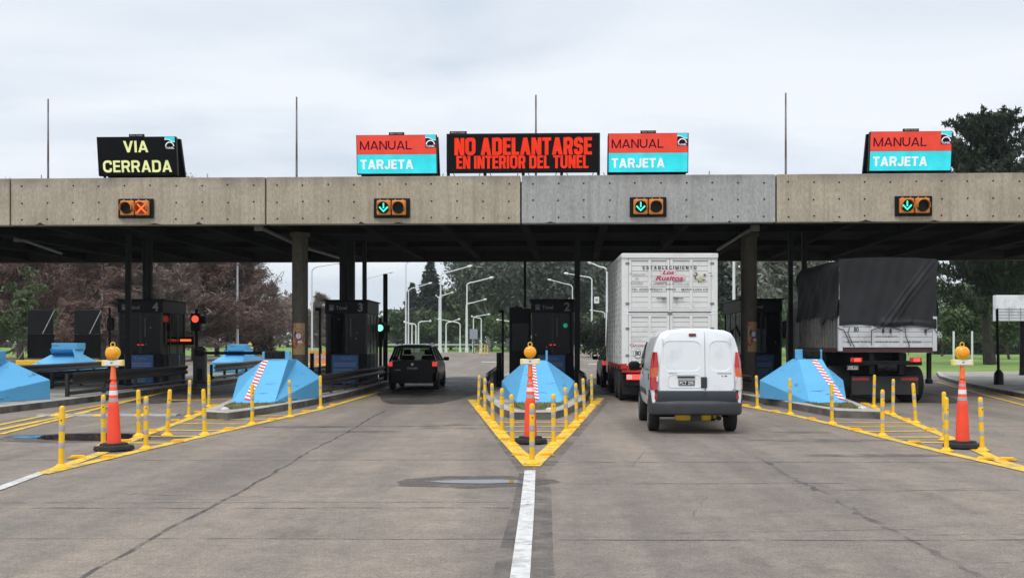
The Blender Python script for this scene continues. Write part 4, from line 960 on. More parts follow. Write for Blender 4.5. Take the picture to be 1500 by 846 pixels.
# dark board trailers
first = None
for px, lab in ((59, 'left dark board on a yellow trailer'), (127.5, 'right dark board on a yellow trailer')):
    d = 57; x = WX(px, d)
    if first is None:
        first = thing('board_trailer', lab, 'trailer', (x, d, 0), 0, 'dark boards on yellow trailers')
        g = MB(); g.box(-.66, .66, 0, .1, 2.0, 3.24, .02); g.build('upper_panel', M_black, first)
        g = MB(); g.box(-.68, .68, 0, .12, .72, 1.98, .02); g.build('lower_panel', mat('dark_board', (.004, .0045, .005), .7, spec=.1), first)
        g = MB(); g.tube([(.75, -.05, 3.2), (.25, -.3, 2.0)], .02, 6); g.build('strut', M_steel, first); g = MB(); g.tube([(-1.2, 0, .6), (-.7, -.1, 1.3)], .02, 6); g.build('strut', M_steel, first)
        g = MB(); g.box(-1.25, 1.25, -.1, .7, .35, .62, .03); g.tube([(1.2, .3, .5), (2.4, .3, .5)], .06, 8); g.build('chassis', M_yel, first)
        for sx in (-1.12, 1.12):
            g = MB(); g.disc((sx, .3, .33), .33, 20, .18, 'x'); t_ = g.build('wheel', M_rubber, first, smooth=40)
    else: dup(first, (x, d, 0), 0, lab)
# ================================================================ vehicles
M_vanw = mat('white_car_paint', (.74, .76, .78), .28, var=.015, coat=.6, dirt=(.50, .49, .47), dscale=1.6, dlo=.54, dhi=.85)
M_bump = mat('dark_bumper_plastic', (.030, .032, .038), .55, var=.25, scale=4, dirt=(.07, .065, .06), dscale=2, dlo=.55, dhi=.85); M_trim = mat('slate_trim', (.028, .033, .042), .38, var=.1)
M_gls = mat('black_window', (.008, .010, .012), .05, var=.1, spec=.7)
M_tank = mat('yellow_gas_tank', (.62, .42, .02), .5, var=.2)
M_plate = mat('number_plate_black', (.012, .012, .013), .4); M_platetx = mat('number_plate_white', (.7, .7, .7), .5)
M_ambl = mat('orange_lens', (.62, .10, .012), .2, var=.08, coat=.6); M_clear = mat('clear_lens', (.65, .62, .60), .15, coat=.5)
M_redl2 = mat('bright_red_lens', (.42, .008, .010), .18, var=.3, scale=14, coat=.7, emit=(.6, .01, .008), es=.05)

def wheel(name, parent, x, y, r, w, side):
    g = MB(); g.loft([[(x + side * dx, y + rr * math.cos(a), r + rr * math.sin(a)) for a in [2 * math.pi * k / 28 for k in range(28)]] for dx, rr in ((-w / 2, r * .6), (-w / 2, r * .93), (-w / 2 + .03, r), (w / 2 - .03, r), (w / 2, r * .93), (w / 2, r * .62))])
    wo = g.build('wheel', M_rubber, parent, smooth=35)
    g = MB(); g.loft([[(x + side * dx, y + rr * math.cos(a), r + rr * math.sin(a)) for a in [2 * math.pi * k / 20 for k in range(20)]] for dx, rr in ((w / 2 - .01, r * .61), (w / 2 + .004, r * .58), (w / 2 - .03, r * .5), (w / 2 - .02, r * .2), (w / 2, r * .12))]); g.build('rim', M_rim, wo, smooth=30)

def body_loft(half, ys, fz, fx, arches, zbase):
    """half: [(x,z)] floor centre to roof centre; fz(y,z) remaps heights, fx(y,z) scales widths; arches: [(yc, r, zc)]"""
    rings = []
    for y in ys:
        ring = []
        for x, z in half:
            zz = fz(y, z); xx = x * fx(y, z)
            for yc, rr, zc in arches:
                if abs(y - yc) < rr and z < zc + rr: zz = max(zz, zc + math.sqrt(rr * rr - (y - yc) ** 2)) if z < .60 else max(zz, zc + math.sqrt(rr * rr - (y - yc) ** 2) + (z - .60) * .3)
            ring.append((xx, y, zz))
        rings.append(ring + [(-x, y_, z) for x, y_, z in reversed(ring[1:-1])])
    return rings

# ---- white panel van
vx, vy = WX(1020.5, 18.75), 18.75
van = thing('panel_van', 'white panel van with closed rear doors waiting behind the livestock truck', 'van', (vx, vy, 0), R(-2.0)); van.scale = (.955, 1, 1)
HP = [(0, .36), (.60, .36), (.765, .42), (.805, .56), (.825, .80), (.822, 1.02), (.792, 1.28), (.755, 1.48), (.705, 1.64), (.64, 1.735), (.52, 1.785), (.25, 1.81), (0, 1.815)]
def sx_at(z):
    for (x0, z0), (x1, z1) in zip(HP[1:-1], HP[2:]):
        if z0 <= z <= z1 and z1 > z0: return x0 + (x1 - x0) * (z - z0) / (z1 - z0)
    return .80
def tilt(z): return .03 + max(0, z - .78) * .10 + max(0, z - 1.55) ** 2 * .9
def vfz(y, z):
    top = 1.815
    if y > 2.25: top = 1.815 - (y - 2.25) ** 1.15 * .72 if y < 3.15 else 1.815 - .9 ** 1.15 * .72 - (y - 3.15) * .22
    if y > 3.15: top = min(top, 1.10 - (y - 3.15) * .22)
    return z if z < .8 else .8 + (z - .8) * (top - .8) / (1.815 - .8)
def vfx(y, z): return 1.0 if 0 <= y < 2.9 else 1 - .16 * ((y - 2.9) / 1.1) ** 1.8
ys = [.10, .3, .43, .47, .52, .6, .7, .8, .9, 1.0, 1.08, 1.13, 1.17, 1.6, 2.2, 2.5, 2.8, 3.0, 3.05, 3.1, 3.2, 3.3, 3.4, 3.5, 3.6, 3.66, 3.71, 3.85, 3.98]
rings = body_loft(HP, ys, vfz, vfx, [(.80, .34, .30), (3.38, .34, .30)], .36)
rear = [(x * .985, tilt(z), z) for x, z in HP]; rear2 = [(x * .94, tilt(z) - .022, z - (.02 if z > 1.7 else 0)) for x, z in HP]
mk = lambda r: r + [(-x, y, z) for x, y, z in reversed(r[1:-1])]
for i in range(1): rings[0] = mk([(x, max(.10, tilt(z) + .07), z) for x, z in HP])
rings[1] = mk([(x, max(.22, tilt(z) + .16), z) for x, z in HP])
g = MB(); g.loft([mk(rear2), mk(rear)] + rings); g.build('body', M_vanw, van, smooth=38)
# rear doors with pressed window panels
def dense(poly, n):
    P = [Vector(p) for p in poly]; L_ = [(P[(i + 1) % len(P)] - P[i]).length for i in range(len(P))]; tot = sum(L_); o = []
    for k in range(n):
        s = tot * k / n
        for i, l in enumerate(L_):
            if s <= l: o.append(P[i].lerp(P[(i + 1) % len(P)], s / l)); break
            s -= l
    return o
def roundrect(x0, x1, z0, z1, r, n=64):
    o = []
    for cx, cz, a0 in ((x1 - r, z1 - r, 0), (x0 + r, z1 - r, 90), (x0 + r, z0 + r, 180), (x1 - r, z0 + r, 270)):
        for k in range(7): o.append((cx + r * math.cos(R(a0 + 15 * k)), cz + r * math.sin(R(a0 + 15 * k))))
    return dense(o, n)
def angled(poly, c, n):               # resample the outline by angle about c so that rings pair up
    o = []
    P = [Vector(p) for p in poly]
    for k in range(n):
        a = 2 * math.pi * k / n; d = Vector((math.cos(a), math.sin(a))); best = None
        for i in range(len(P)):
            p, q = P[i] - Vector(c), P[(i + 1) % len(P)] - Vector(c); e = q - p; den = d.x * e.y - d.y * e.x
            if abs(den) < 1e-9: continue
            t_ = (p.x * e.y - p.y * e.x) / den; u = (p.x * d.y - p.y * d.x) / den
            if t_ > 0 and -1e-6 <= u <= 1 + 1e-6 and (best is None or t_ < best): best = t_
        o.append(Vector(c) + d * (best or .01))
    return o
def door(x0, x1, wx0, wx1, label):
    oz = [.745, .9, 1.1, 1.3, 1.5, 1.62, 1.69, 1.735, 1.755]
    inner = x1 if x0 < 0 and abs(x0) > abs(x1) else x0
    outer_s = -1 if inner == x1 else 1
    out_ = [(outer_s * (sx_at(z) * .94 - .105 - .02 * max(0, z - 1.5)), z) for z in oz]
    poly = [(inner, .745)] + [(inner, 1.775)] + list(reversed(out_)) if True else None
    c = ((wx0 + wx1) / 2, 1.31); N = 72
    A = angled(poly, c, N); B = angled(roundrect(wx0, wx1, 1.085, 1.60, .12), c, N); C = [Vector(c) + (b - Vector(c)) * .965 for b in B]; D = [Vector(c) + (b - Vector(c)) * .93 for b in B]
    A1_ = [Vector(c) + (a - Vector(c)) * .992 for a in A]
    def ring(P, off): return [(p.x, tilt(p.y) - .022 - off, p.y) for p in P]
    g = MB(); rr = [ring(A, .0), ring(A, .010), ring(A1_, .013), ring([a.lerp(b, .85) for a, b in zip(A1_, B)], .013), ring(B, .013), ring(C, .003), ring(D, .003)]
    g.loft(rr, True, False); n0 = len(g.v); last = rr[-1]
    mid = [[(c[0] + (p[0] - c[0]) * f, tilt(c[1] + (p[2] - c[1]) * f) - .025, c[1] + (p[2] - c[1]) * f) for p in last] for f in (1, .6, .25)]
    g.loft(mid, True, False); g.add(mid[-1], [tuple(range(N))])
    o = g.build('rear_door', M_vanw, van, smooth=30); o['label'] = label; return o
dl = door(-.73, .150, -.60, .085, 'wide left rear door'); dr = door(.158, .73, .235, .62, 'narrow right rear door')
def onr(z, off): return tilt(z) - .022 - off
# recess for the plate, lamp bar, handle
g = MB(); P = roundrect(-.52, .10, .80, 1.02, .08); Q = [p * 1.0 for p in P]
g.loft([[(p.x, onr(p.y, .0135), p.y) for p in P], [(p.x * 1.0, onr(p.y, .0215), p.y) for p in [Vector((-.21, .91)) + (p - Vector((-.21, .91))) * .985 for p in P]], [(p.x, onr(p.y, .0145), p.y) for p in [Vector((-.21, .91)) + (p - Vector((-.21, .91))) * .94 for p in P]]], True, False); g.build('plate_recess', M_vanw, dl, smooth=40)
g = MB(); g.box(-.345, -.03, onr(.985, .045), onr(.985, .012), .968, 1.0, .008); g.build('plate_lamp_bar', M_trim, dl)
g = MB(); g.box(-.325, -.035, onr(.9, .025), onr(.9, .016), .83, .935, .004); g.m(1); g.text('PCT 295', -.18, onr(.9, .027), .882, .062, .25, .025)
for zz in (.836, .929): g.box(-.32, -.04, onr(.9, .0265), onr(.9, .0255), zz - .003, zz + .003)
g.build('number_plate', [M_plate, M_platetx], dl)
g = MB(); g.box(.075, .185, onr(.88, .045), onr(.88, .012), .795, .985, .02); g.build('door_handle', M_trim, van)
g = MB(); g.text('RENAULT', -.42, onr(1.03, .0145), 1.045, .022, .15, .02); g.build('lettering', mat('badge_grey', (.22, .22, .23), .4, metal=.5), dl)
g = MB(); g.text('KANGOO', .50, onr(1.03, .0145), 1.045, .03, .25, .02); g.m(1); g.text('1.6', .50, onr(1.0, .0145), 1.0, .03, .10, .05); g.build('lettering', [mat('badge_grey', (.22, .22, .23), .4), M_trim], dr)
g = MB(); g.prism([(-.135 + .0, 1.705), (-.12, 1.73), (-.01, 1.73), (.005, 1.705), (-.01, 1.682), (-.12, 1.682)], onr(1.7, .035), onr(1.7, .0)); g.build('brake_lamp', mat('dark_red_lens_van', (.16, .012, .02), .3, coat=.5), van)
for s in (-1, 1):
    for zz in (.95, 1.60):
        g = MB(); xh = s * (sx_at(zz) * .94 - .05 - .02); g.tube([(xh, onr(zz, .02), zz - .045), (xh, onr(zz, .02), zz + .045)], .014, 8); g.build('door_hinge', M_vanw, van, smooth=40)
g = MB(); g.box(.1535, .1545, onr(1.2, -.004), onr(1.2, .006), .75, 1.2); g.build('door_gap', M_trim, van)
# grey lower door trim and bumper
g = MB()
for a, b_ in ((-.70, .150), (.158, .70)): g.box(a, b_, -.030, .06, .53, .742, .018)
g.build('lower_door_trim', M_trim, van, smooth=30)
g = MB()
prof = [(-.835, .55), (-.835, .16), (-.80, .03), (-.70, -.045), (-.35, -.07), (0, -.075), (.35, -.07), (.70, -.045), (.80, .03), (.835, .16), (.835, .55)]
g.loft([[(x * k, y + dy, z) for x, y in prof] for z, k, dy in ((.33, .97, .06), (.36, 1.0, .015), (.50, 1.0, .0), (.55, .995, .012), (.575, .985, .04))] , False, False)
prof2 = [(-.70, -.01), (-.78, .03), (-.838, .13), (-.838, .42)]
for s in (1, -1): g.loft([[(s * x * k, y, z) for x, y in prof2] for z, k in ((.56, 1.0), (.74, .995), (.765, .97))], False, False)
g.loft([[(x * .985, y + .04, .575) for x, y in prof], [(x * .9, y + .12, .58) for x, y in prof]], False, False)
g.build('bumper', M_bump, van, smooth=35)
for s in (-1, 1):
    g = MB(); g.box(s * .72 - .035, s * .72 + .035, -.005, .03, .60, .69, .012); g.build('reflector', M_redl2, van)
# tail lights: tall strips wrapping the corner
def taillight(s):
    segs = [(1.41, 1.14, 0, 'tail_light'), (1.14, 1.05, 1, None), (1.05, .98, 2, None), (.98, .76, 0 if s < 0 else 3, None)]
    par = None
    for z1, z0, mi, nm in segs:
        g = MB(); rr = []
        for k in range(7):
            z = z0 + (z1 - z0) * k / 6; x = sx_at(z); w = .074 * min(1, (1.425 - z) / .30 + .22)
            rr.append([(s * (x * .94 - w), onr(z, .010), z), (s * (x * .955), onr(z, .024), z), (s * (x + .006), tilt(z) + .03, z), (s * (x + .008), tilt(z) + .13, z), (s * (x - .01), tilt(z) + .13, z), (s * (x - w), onr(z, -.03), z)])
        g.loft(rr, True, True)
        o = g.build('tail_light' if par is None else ('indicator_lens' if mi in (1, 2) else 'lower_lens'), [M_redl2, M_ambl, M_ambl, M_clear][mi], par or van, smooth=50)
        par = par or o
taillight(-1); taillight(1)
def sidepatch(name, y0, y1, z0, z1, s, m, off, skew=0, par=None):
    g = MB(); vs = []; nz_, ny_ = 6, 6
    for i in range(nz_ + 1):
        z = z0 + (z1 - z0) * i / nz_
        for j in range(ny_ + 1):
            y = y0 + (y1 - y0) * j / ny_ + skew * (i / nz_) * (j / ny_); vs.append((s * (sx_at(z) * vfx(y, z) + off), y, z))
    g.add(vs, [(i * 7 + j, i * 7 + j + 1, i * 7 + j + 8, i * 7 + j + 7) for i in range(6) for j in range(6)]); return g.build(name, m, par or van)
for s in (-1, 1):
    sidepatch('side_window', 1.98, 2.95, 1.10, 1.58, s, M_gls, .006, -.55)
    sidepatch('rub_strip', 1.25, 2.95, .62, .72, s, M_bump, .008)
    sidepatch('door_handle', 1.98, 2.14, .98, 1.03, s, M_trim, .012); sidepatch('fuel_flap', .42, .55, .92, 1.03, s, M_gls, .007)
    sidepatch('door_seam', 1.88, 1.895, .50, 1.66, s, M_trim, .004); sidepatch('slide_rail', .55, 1.7, 1.085, 1.10, s, M_trim, .004)
    for yy in (.80, 3.38): wheel('wheel', van, s * .715, yy, .30, .19, s)
    g = MB(); g.box(s * .84 - (.0 if s > 0 else .22), s * .84 + (.22 if s > 0 else 0), 2.72, 2.86, 1.02, 1.20, .05); g.tube([(s * .78, 2.8, 1.06), (s * .9, 2.8, 1.06)], .03, 6); g.build('wing_mirror', M_black, van, smooth=40)
g = MB(); vs = [(-.62, 2.46, 1.68), (.62, 2.46, 1.68), (.70, 3.12, 1.16), (-.70, 3.12, 1.16)]; g.add([(x, y + .02, z + .03) for x, y, z in vs], [(0, 1, 2, 3)]); g.build('windscreen', M_gls, van)
g = MB(); g.tube([(-.36, .28, .30), (-.33, .28, .30), (.28, .28, .30), (.30, .28, .30)], [.05, .085, .085, .05], 16); g.m(1); g.box(-.09, .11, .16, .42, .22, .39, .01); g.m(0); g.tube([(.33, .3, .31), (.48, .3, .31)], .06, 12); g.build('gas_tank', [M_tank, M_bump], van, smooth=50)
g = MB(); g.tube([(-.7, .8, .29), (.7, .8, .29)], .05, 8); g.tube([(.42, .1, .27), (.42, .7, .25)], .04, 8); g.box(-.55, .55, .5, 3.2, .29, .355); g.build('underbody', M_black, van)

# ---- cars (dark estate, and the dark car ahead of the truck)
M_cardk = mat('black_car_paint', (.0025, .0028, .004), .3, var=.1, coat=.06, spec=.14)
G_tint = glass('tinted_car_glass', (.50, .55, .52), .16)
def car(x, y, label, rz=0, driver=True):
    o = thing('estate_car', label, 'car', (x, y, 0), rz)
    L_ = 4.1
    HPc = [(0, .22), (.62, .22), (.76, .29), (.81, .48), (.82, .70), (.80, .86), (.765, .945), (.5, .965), (0, .97)]
    def fz(yy, z):
        top = .97 if yy < 3.0 else .97 - (yy - 3.0) * .16
        return z if z < .6 else .6 + (z - .6) * (top - .6) / .37
    def fx(yy, z): return 1.0 if .3 < yy < 3.2 else (.965 + .035 * yy / .3 if yy <= .3 else 1 - .15 * ((yy - 3.2) / .9) ** 2)
    ys = [0, .06, .2, .36, .40, .46, .55, .68, .8, .92, .98, 1.03, 1.3, 2, 2.7, 2.87, 2.92, 3.0, 3.1, 3.22, 3.35, 3.45, 3.52, 3.57, 3.8, 4.02, 4.1]
    g = MB(); rr = body_loft(HPc, ys, fz, fx, [(.70, .335, .29), (3.22, .335, .29)], .22); rr[0] = [(a * .96, b_ + .01, c_) for a, b_, c_ in rr[0]]; g.loft(rr); g.build('body', M_cardk, o, smooth=35)
    g = MB(); g.loft([[(x_, yy, z) for x_, z in ((-.60 * k, zt - .05), (-.56 * k, zt), (-.3 * k, zt + .025), (.3 * k, zt + .025), (.56 * k, zt), (.60 * k, zt - .05))] for yy, zt, k in ((.26, 1.42, .97), (.34, 1.455, 1), (1.2, 1.475, 1.0), (1.9, 1.46, .98), (2.12, 1.42, .95))], True, True); g.build('roof', M_cardk, o, smooth=50)
    for s in (-1, 1):
        for (ya, za, yb, zb_, w) in ((.02, .93, .30, 1.42, .075), (.95, .95, 1.02, 1.43, .05), (1.75, .95, 1.72, 1.43, .04), (2.95, .95, 2.1, 1.41, .05)):
            g = MB(); g.loft([[(s * (xx), yy, z) for xx, yy in ((xb - .05, yc), (xb + .012, yc), (xb + .012, yc + w * 1.8), (xb - .05, yc + w * 1.8))] for xb, yc, z in ((.775, ya, za), (.59, yb, zb_))]); g.build('pillar', M_cardk, o)
    g = MB(); g.add([(-.70, .03, .965), (.70, .03, .965), (.56, .285, 1.40), (-.56, .285, 1.40)], [(0, 1, 2, 3)]); g.build('rear_window', G_tint, o)
    g = MB(); g.add([(-.72, 2.93, .965), (.72, 2.93, .965), (.56, 2.12, 1.42), (-.56, 2.12, 1.42)], [(0, 1, 2, 3)]); g.build('windscreen', G_tint, o)
    for s in (-1, 1):
        g = MB(); g.add([(s * .77, .2, .955), (s * .77, 2.85, .955), (s * .595, 2.1, 1.41), (s * .595, .36, 1.41)], [(0, 1, 2, 3)]); g.build('side_window', G_tint, o)
        g = MB(); g.loft([[(s * a, b_, z) for a, b_ in ((.655, -.012), (.775, .005), (.80, .14), (.655, .14))] for z in (.78, .93)]); g.build('tail_light', mat('lit_tail_lens', (.6, .02, .02), .3, emit=(1.0, .05, .04), es=.55), o)
        g = MB(); g.tube([(s * .55, .34, 1.50), (s * .55, .45, 1.53), (s * .55, 1.7, 1.53), (s * .55, 1.85, 1.49)], .022, 8); g.build('roof_rail', M_blkmetal if s < 0 else M_steel, o, smooth=50)
        g = MB(); g.box(s * .82 - (0 if s > 0 else .2), s * .82 + (.2 if s > 0 else 0), 2.45, 2.56, .93, 1.06, .04); g.tube([(s * .74, 2.5, .95), (s * .86, 2.5, .97)], .025, 6); g.build('wing_mirror', M_black, o, smooth=40)
        for yy in (.70, 3.22): wheel('wheel', o, s * .73, yy, .29, .18, s)
        g = MB(); g.box(s * .36 - .24, s * .36 + .24, 1.75, 1.95, .6, 1.12, .06); g.box(s * .36 - .13, s * .36 + .13, 1.72, 1.82, 1.14, 1.33, .05); g.build('seat', mat('dark_seat', (.02, .02, .022), .9), o)
    g = MB(); g.loft([[(a, b_, z) for a, b_ in ((-.79, .3), (-.79, .05), (-.68, -.05), (0, -.075), (.68, -.05), (.79, .05), (.79, .3))] for z in (.28, .34, .52, .56)], False, False); g.build('bumper', M_cardk, o, smooth=40)
    g = MB(); g.box(-.19, .19, -.012, .0, .67, .76, .004); g.m(1); g.text('FTN 480', 0, -.014, .715, .05, .32, .02); g.build('number_plate', [M_plate, mat('dim_plate_text', (.25, .25, .26), .5)], o)
    g = MB(); g.disc((0, -.002, .845), .045, 20, .012); g.build('badge', M_steel, o, smooth=40)
    g = MB(); g.text('SUPER', -.48, -.004, .66, .035, .2, .01); g.build('lettering', M_steel, o)
    g = MB(); g.box(-.65, .65, .12, 3.0, .3, .55); g.build('cabin_floor', M_black, o)
    return o
car(WX(604, 35.9), 35.9, 'dark estate car with red tail lights passing left of the middle booth')
car(3.22, 37.6, 'dark car ahead of the livestock truck, only its mirror side showing')

# ---- livestock truck
S = 28.5 / KPX
tx, ty = WX(981, 28.5), 28.5
lt = thing('livestock_truck', 'tall white slatted livestock truck with red chassis in front of the van', 'truck', (tx, ty, 0), 0)
M_trw = mat('cream_white_paint', (.72, .715, .695), .5, var=.05, scale=3, dirt=(.50, .48, .44), dscale=2.2, dlo=.55, dhi=.85)
M_dark = mat('dark_gap', (.02, .02, .02), .9); M_redch = mat('red_chassis_paint', (.52, .018, .02), .4, var=.15, dirt=(.2, .02, .02), dscale=3)
W2 = 1.25; Zb, Zt = 1.0, 3.88; Lb = 5.6
g = MB(); g.box(-W2 + .10, W2 - .10, .10, Lb - .02, Zb + .03, Zt - .12); g.build('inner_box', M_dark, lt)
g = MB(); g.box(-W2 + .02, W2 - .02, .03, Lb, Zt - .118, Zt - .06, .01); g.build('roof_sheet', M_trw, lt)
zmid = WZ(457, 28.5)
for s in (-1, 1):                     # side walls: vertical slats with air gaps and rails
    g = MB(); n = 24
    for k in range(n):
        ya = .14 + (Lb - .2) * k / n; g.box(s * (W2 - .035) - .018, s * (W2 - .035) + .018, ya, ya + (Lb - .2) / n - .035, Zb, Zt - .12)
        if k % 3 == 0: g.box(s * (W2 - .008) - .008 + s * .012, s * (W2 - .008) + .008 + s * .012, ya + .03, ya + .13, Zb - .02, Zt - .1)
    for z in (Zb + .05, 1.7, zmid - .05, zmid + .02, 3.1, Zt - .18): g.box(s * (W2 - .064) - .009, s * (W2 - .064) + .009, .12, Lb, z - .035, z + .035)
    r2 = random.Random(3 + s)
    g.m(1)
    for k in range(n):
        ya = .14 + (Lb - .2) * k / n
        for z in np.arange(Zb + .12, Zt - .25, .145):
            if k % 3 != 0 and r2.random() < .8: g.box(s * (W2 - .016) - .002, s * (W2 - .016) + .002, ya + .07, ya + .13, z, z + .075)
    g.build('side_wall', [M_trw, M_dark], lt)
    g = MB(); g.box(s * W2 - (.02 if s < 0 else .03), s * W2 + (.02 if s > 0 else .03), .0, Lb + .02, Zt - .10, Zt, .015); g.build('top_rail', M_trw, lt)
    g = MB(); g.box(s * (W2 - .085) - .085, s * (W2 - .085) + .085, -.02, .12, Zb - .04, Zt - .09, .015); g.build('corner_post', M_trw, lt)
g = MB(); g.box(-W2, W2, -.05, .05, Zt - .12, Zt + .01, .015); g.build('rear_top_rail', M_trw, lt)
def tdoor(x0, x1, z0, z1, hinge):
    g = MB(); n = max(3, round((z1 - z0) / .145)); hz = (z1 - z0 - .12) / n
    for k in range(n): g.box(x0 + .05, x1 - .05, .006, .035, z0 + .06 + hz * k + .005, z0 + .06 + hz * (k + 1) - .004, .004)
    g.m(1); g.box(x0 + .02, x1 - .02, .036, .045, z0 + .02, z1 - .02); g.m(0)
    d = g.build('rear_door', [M_trw, mat('plank_gap', (.22, .21, .20), .9)], lt)
    g = MB()
    for a in (x0, x0 + (x1 - x0) * .52 - .04, x1 - .075): g.box(a, a + .075, -.022, .034, z0, z1, .008)
    for z in (z0, z1 - .055): g.box(x0 + .076, x1 - .076, -.018, .034, z, z + .055, .006)
    g.build('door_frame', M_trw, d)
    return d
x_in = W2 - .175
du = [tdoor(-x_in, -.005, zmid + .06, Zt - .125, -1), tdoor(.005, x_in, zmid + .06, Zt - .125, 1)]
dlw = [tdoor(-x_in, -.005, Zb + .02, zmid - .07, -1), tdoor(.005, x_in, Zb + .02, zmid - .07, 1)]
g = MB(); g.box(-W2 + .06, W2 - .06, -.024, .034, zmid - .065, zmid - .02, .008); g.box(-W2 + .06, W2 - .06, -.024, .034, zmid + .01, zmid + .055, .008); g.build('middle_rail', M_trw, lt)
g = MB()
for s in (-1, 1):
    g.box(s * .22 - .13, s * .22 + .13, -.05, -.035, 2.70, 2.735, .006); g.lathe([(.045, -.03), (.045, .03)], 12, (s * .16, -.05, 2.715))
g.box(-.06, .06, -.05, -.026, zmid - .05, zmid + .02, .01)
for s in (-1, 1):
    for z in (1.2, 1.9, 2.55, 3.6): g.box(s * (x_in + .03) - .05, s * (x_in + .03) + .05, -.035, -.021, z, z + .06, .005)
g.build('latches', mat('dull_latch', (.22, .21, .19), .5, metal=.3), lt)
M_txk = mat('black_lettering', (.02, .02, .022), .6); M_txr = mat('crimson_lettering', (.36, .02, .07), .6); M_txp = mat('pink_halo', (.68, .52, .54), .6); M_txg = mat('faded_lettering', (.30, .24, .22), .6)
def tz(py): return WZ(py, 28.5)
def tX(px): return (px - 981) * S
yf = -.0245
g = MB(); caps(g, 'ESTABLECIMIENTO', tX(980.7), yf, tz(391.8), .09, 1.40, .22, .42); g.text('TEL. (0343) 4996019 - 499005  -  MARIA LUISA E.R.', tX(981.5), yf, tz(424.2), .07, 2.0, .012); g.text('y tan buena, alta y fina carne toda', tX(980.5), yf, tz(416.2), .06, 1.0, 0, .3)
g.build('lettering', M_txk, lt)
g = MB(); g.m(1); g.add([(tX(a), yf - .001, tz(b_)) for a, b_ in ((969, 395), (989, 394), (991, 402), (1003, 401.5), (1003.5, 408), (995, 411), (960, 413.5), (957.5, 407), (968, 402))], [tuple(range(9))]); g.m(0)
g.text('Los', tX(979), yf - .003, tz(399), .105, .30, .03, .25); g.text('Rusitos', tX(980.5), yf - .003, tz(407.4), .13, .72, .03, .25); g.build('lettering', [M_txr, M_txp], lt)
g = MB(); g.text('Producción', tX(933.5), yf, tz(401.2), .075, .42, .0, .3); g.text('de', tX(933), yf, tz(407.8), .065, .1, 0, .3); g.text('Cerdos', tX(933), yf, tz(413.8), .09, .32, 0, .3); g.build('lettering', M_txg, lt)
g = MB()                                # small painted farm animal
def pe(cx, cz, rx, rz_, mi, k=0): g.m(mi); g.add([(tX(cx) + rx * math.cos(a), yf - .001 - k * .001, tz(cz) + rz_ * math.sin(a)) for a in [2 * math.pi * q / 16 for q in range(16)]], [tuple(range(16))])
pe(1019, 402.5, .055, .07, 1, 0); pe(1025, 406, .10, .06, 0, 1); pe(1026, 408.6, .065, .05, 2, 2); pe(1032, 402.5, .035, .03, 1, 3); pe(1031, 410, .05, .014, 3, 3); pe(1023, 412.6, .015, .03, 1, 2); pe(1028, 412.6, .015, .03, 2, 3); pe(1018.5, 407, .02, .04, 1, 2); pe(1018, 401.5, .025, .03, 0, 4); pe(1040, 400, .05, .008, 1, 2); pe(1042, 404, .05, .008, 1, 2)
g.build('painted_animal', [mat('mural_pale', (.62, .55, .46), .7), mat('mural_dark', (.16, .12, .12), .7), mat('mural_olive', (.45, .46, .22), .7), mat('mural_blue', (.06, .06, .20), .7)], lt)
g = MB(); g.text('Gross', tX(934.5), yf, tz(505), .075, .43, .01); g.build('lettering', mat('faded_red_lettering', (.50, .14, .15), .6), lt)
g = MB(); g.text('Carroc.', tX(931), yf, tz(495), .055, .26, .0); g.build('lettering', mat('pale_grey_lettering', (.42, .42, .42), .6), lt)
g = MB(); g.disc((tX(934.5), -.0225, tz(517)), .118, 28, .004); g.m(1); g.text('80', tX(934.5), -.030, tz(517), .135, .155, .03)
for i in range(28):
    a, b_ = 2 * math.pi * i / 28, 2 * math.pi * (i + 1) / 28; g.add([(tX(934.5) + r * math.cos(q), -.0275, tz(517) + r * math.sin(q)) for r, q in ((.108, a), (.117, a), (.117, b_), (.108, b_))], [(0, 1, 2, 3)])
g.build('speed_disc', [M_white, M_txk], lt)
g = MB(); g.box(-W2, W2, -.03, .10, Zb - .22, Zb - .045, .01); g.box(-W2 - .02, -W2 + .13, -.06, .12, Zb - .13, Zb + .02, .02); g.box(W2 - .13, W2 + .02, -.06, .12, Zb - .13, Zb + .02, .02)
for s in (-1, 1): g.box(s * (W2 - .05) - .03, s * (W2 - .05) + .03, .11, Lb, Zb - .16, Zb - .005, .01)
g.build('chassis_frame', M_redch, lt)
g = MB(); g.box(-.45, .45, .11, 7.0, .55, .78); g.box(-1.15, 1.15, .0, .12, .42, .60, .03); g.build('chassis_beam', M_black, lt)
for s in (-1, 1):
    g = MB(); x0_ = s * .93
    g.box(x0_ - .20, x0_ + .20, -.045, -.002, .60, .735, .01); g.m(1); g.box(x0_ - .19, x0_ - .06 if s < 0 else x0_ - .02, -.05, -.046, .615, .72); g.build('tail_light', [M_redlit, M_clear], lt)
    g = MB(); g.box(s * .93 - .28, s * .93 + .28, .35, .38, .2, .55); g.build('mud_flap', M_rubber, lt)
    for yy in (1.3, 2.45): wheel('wheel', lt, s * .98, yy, .48, .5, s)
    wheel('wheel', lt, s * 1.02, 6.3, .48, .28, s)
    g = MB(); g.box(s * 1.0 - .14, s * 1.0 + .14, 3.3, 5.2, .45, .9, .05); g.build('side_guard', M_bump, lt)
g = MB(); g.loft([[(x_, yy, z) for x_, z in ((-1.15, .6), (-1.17, 1.5), (-1.12, 2.55), (-.9, 2.72), (.9, 2.72), (1.12, 2.55), (1.17, 1.5), (1.15, .6))] for yy in (5.75, 5.85, 7.2, 7.4)]); cab = g.build('cab', mat('cab_red', (.35, .02, .02), .35, coat=.4), lt, smooth=30)
g = MB(); g.box(-1.0, 1.0, 7.405, 7.42, 1.55, 2.4); g.build('windscreen', M_gls, cab)

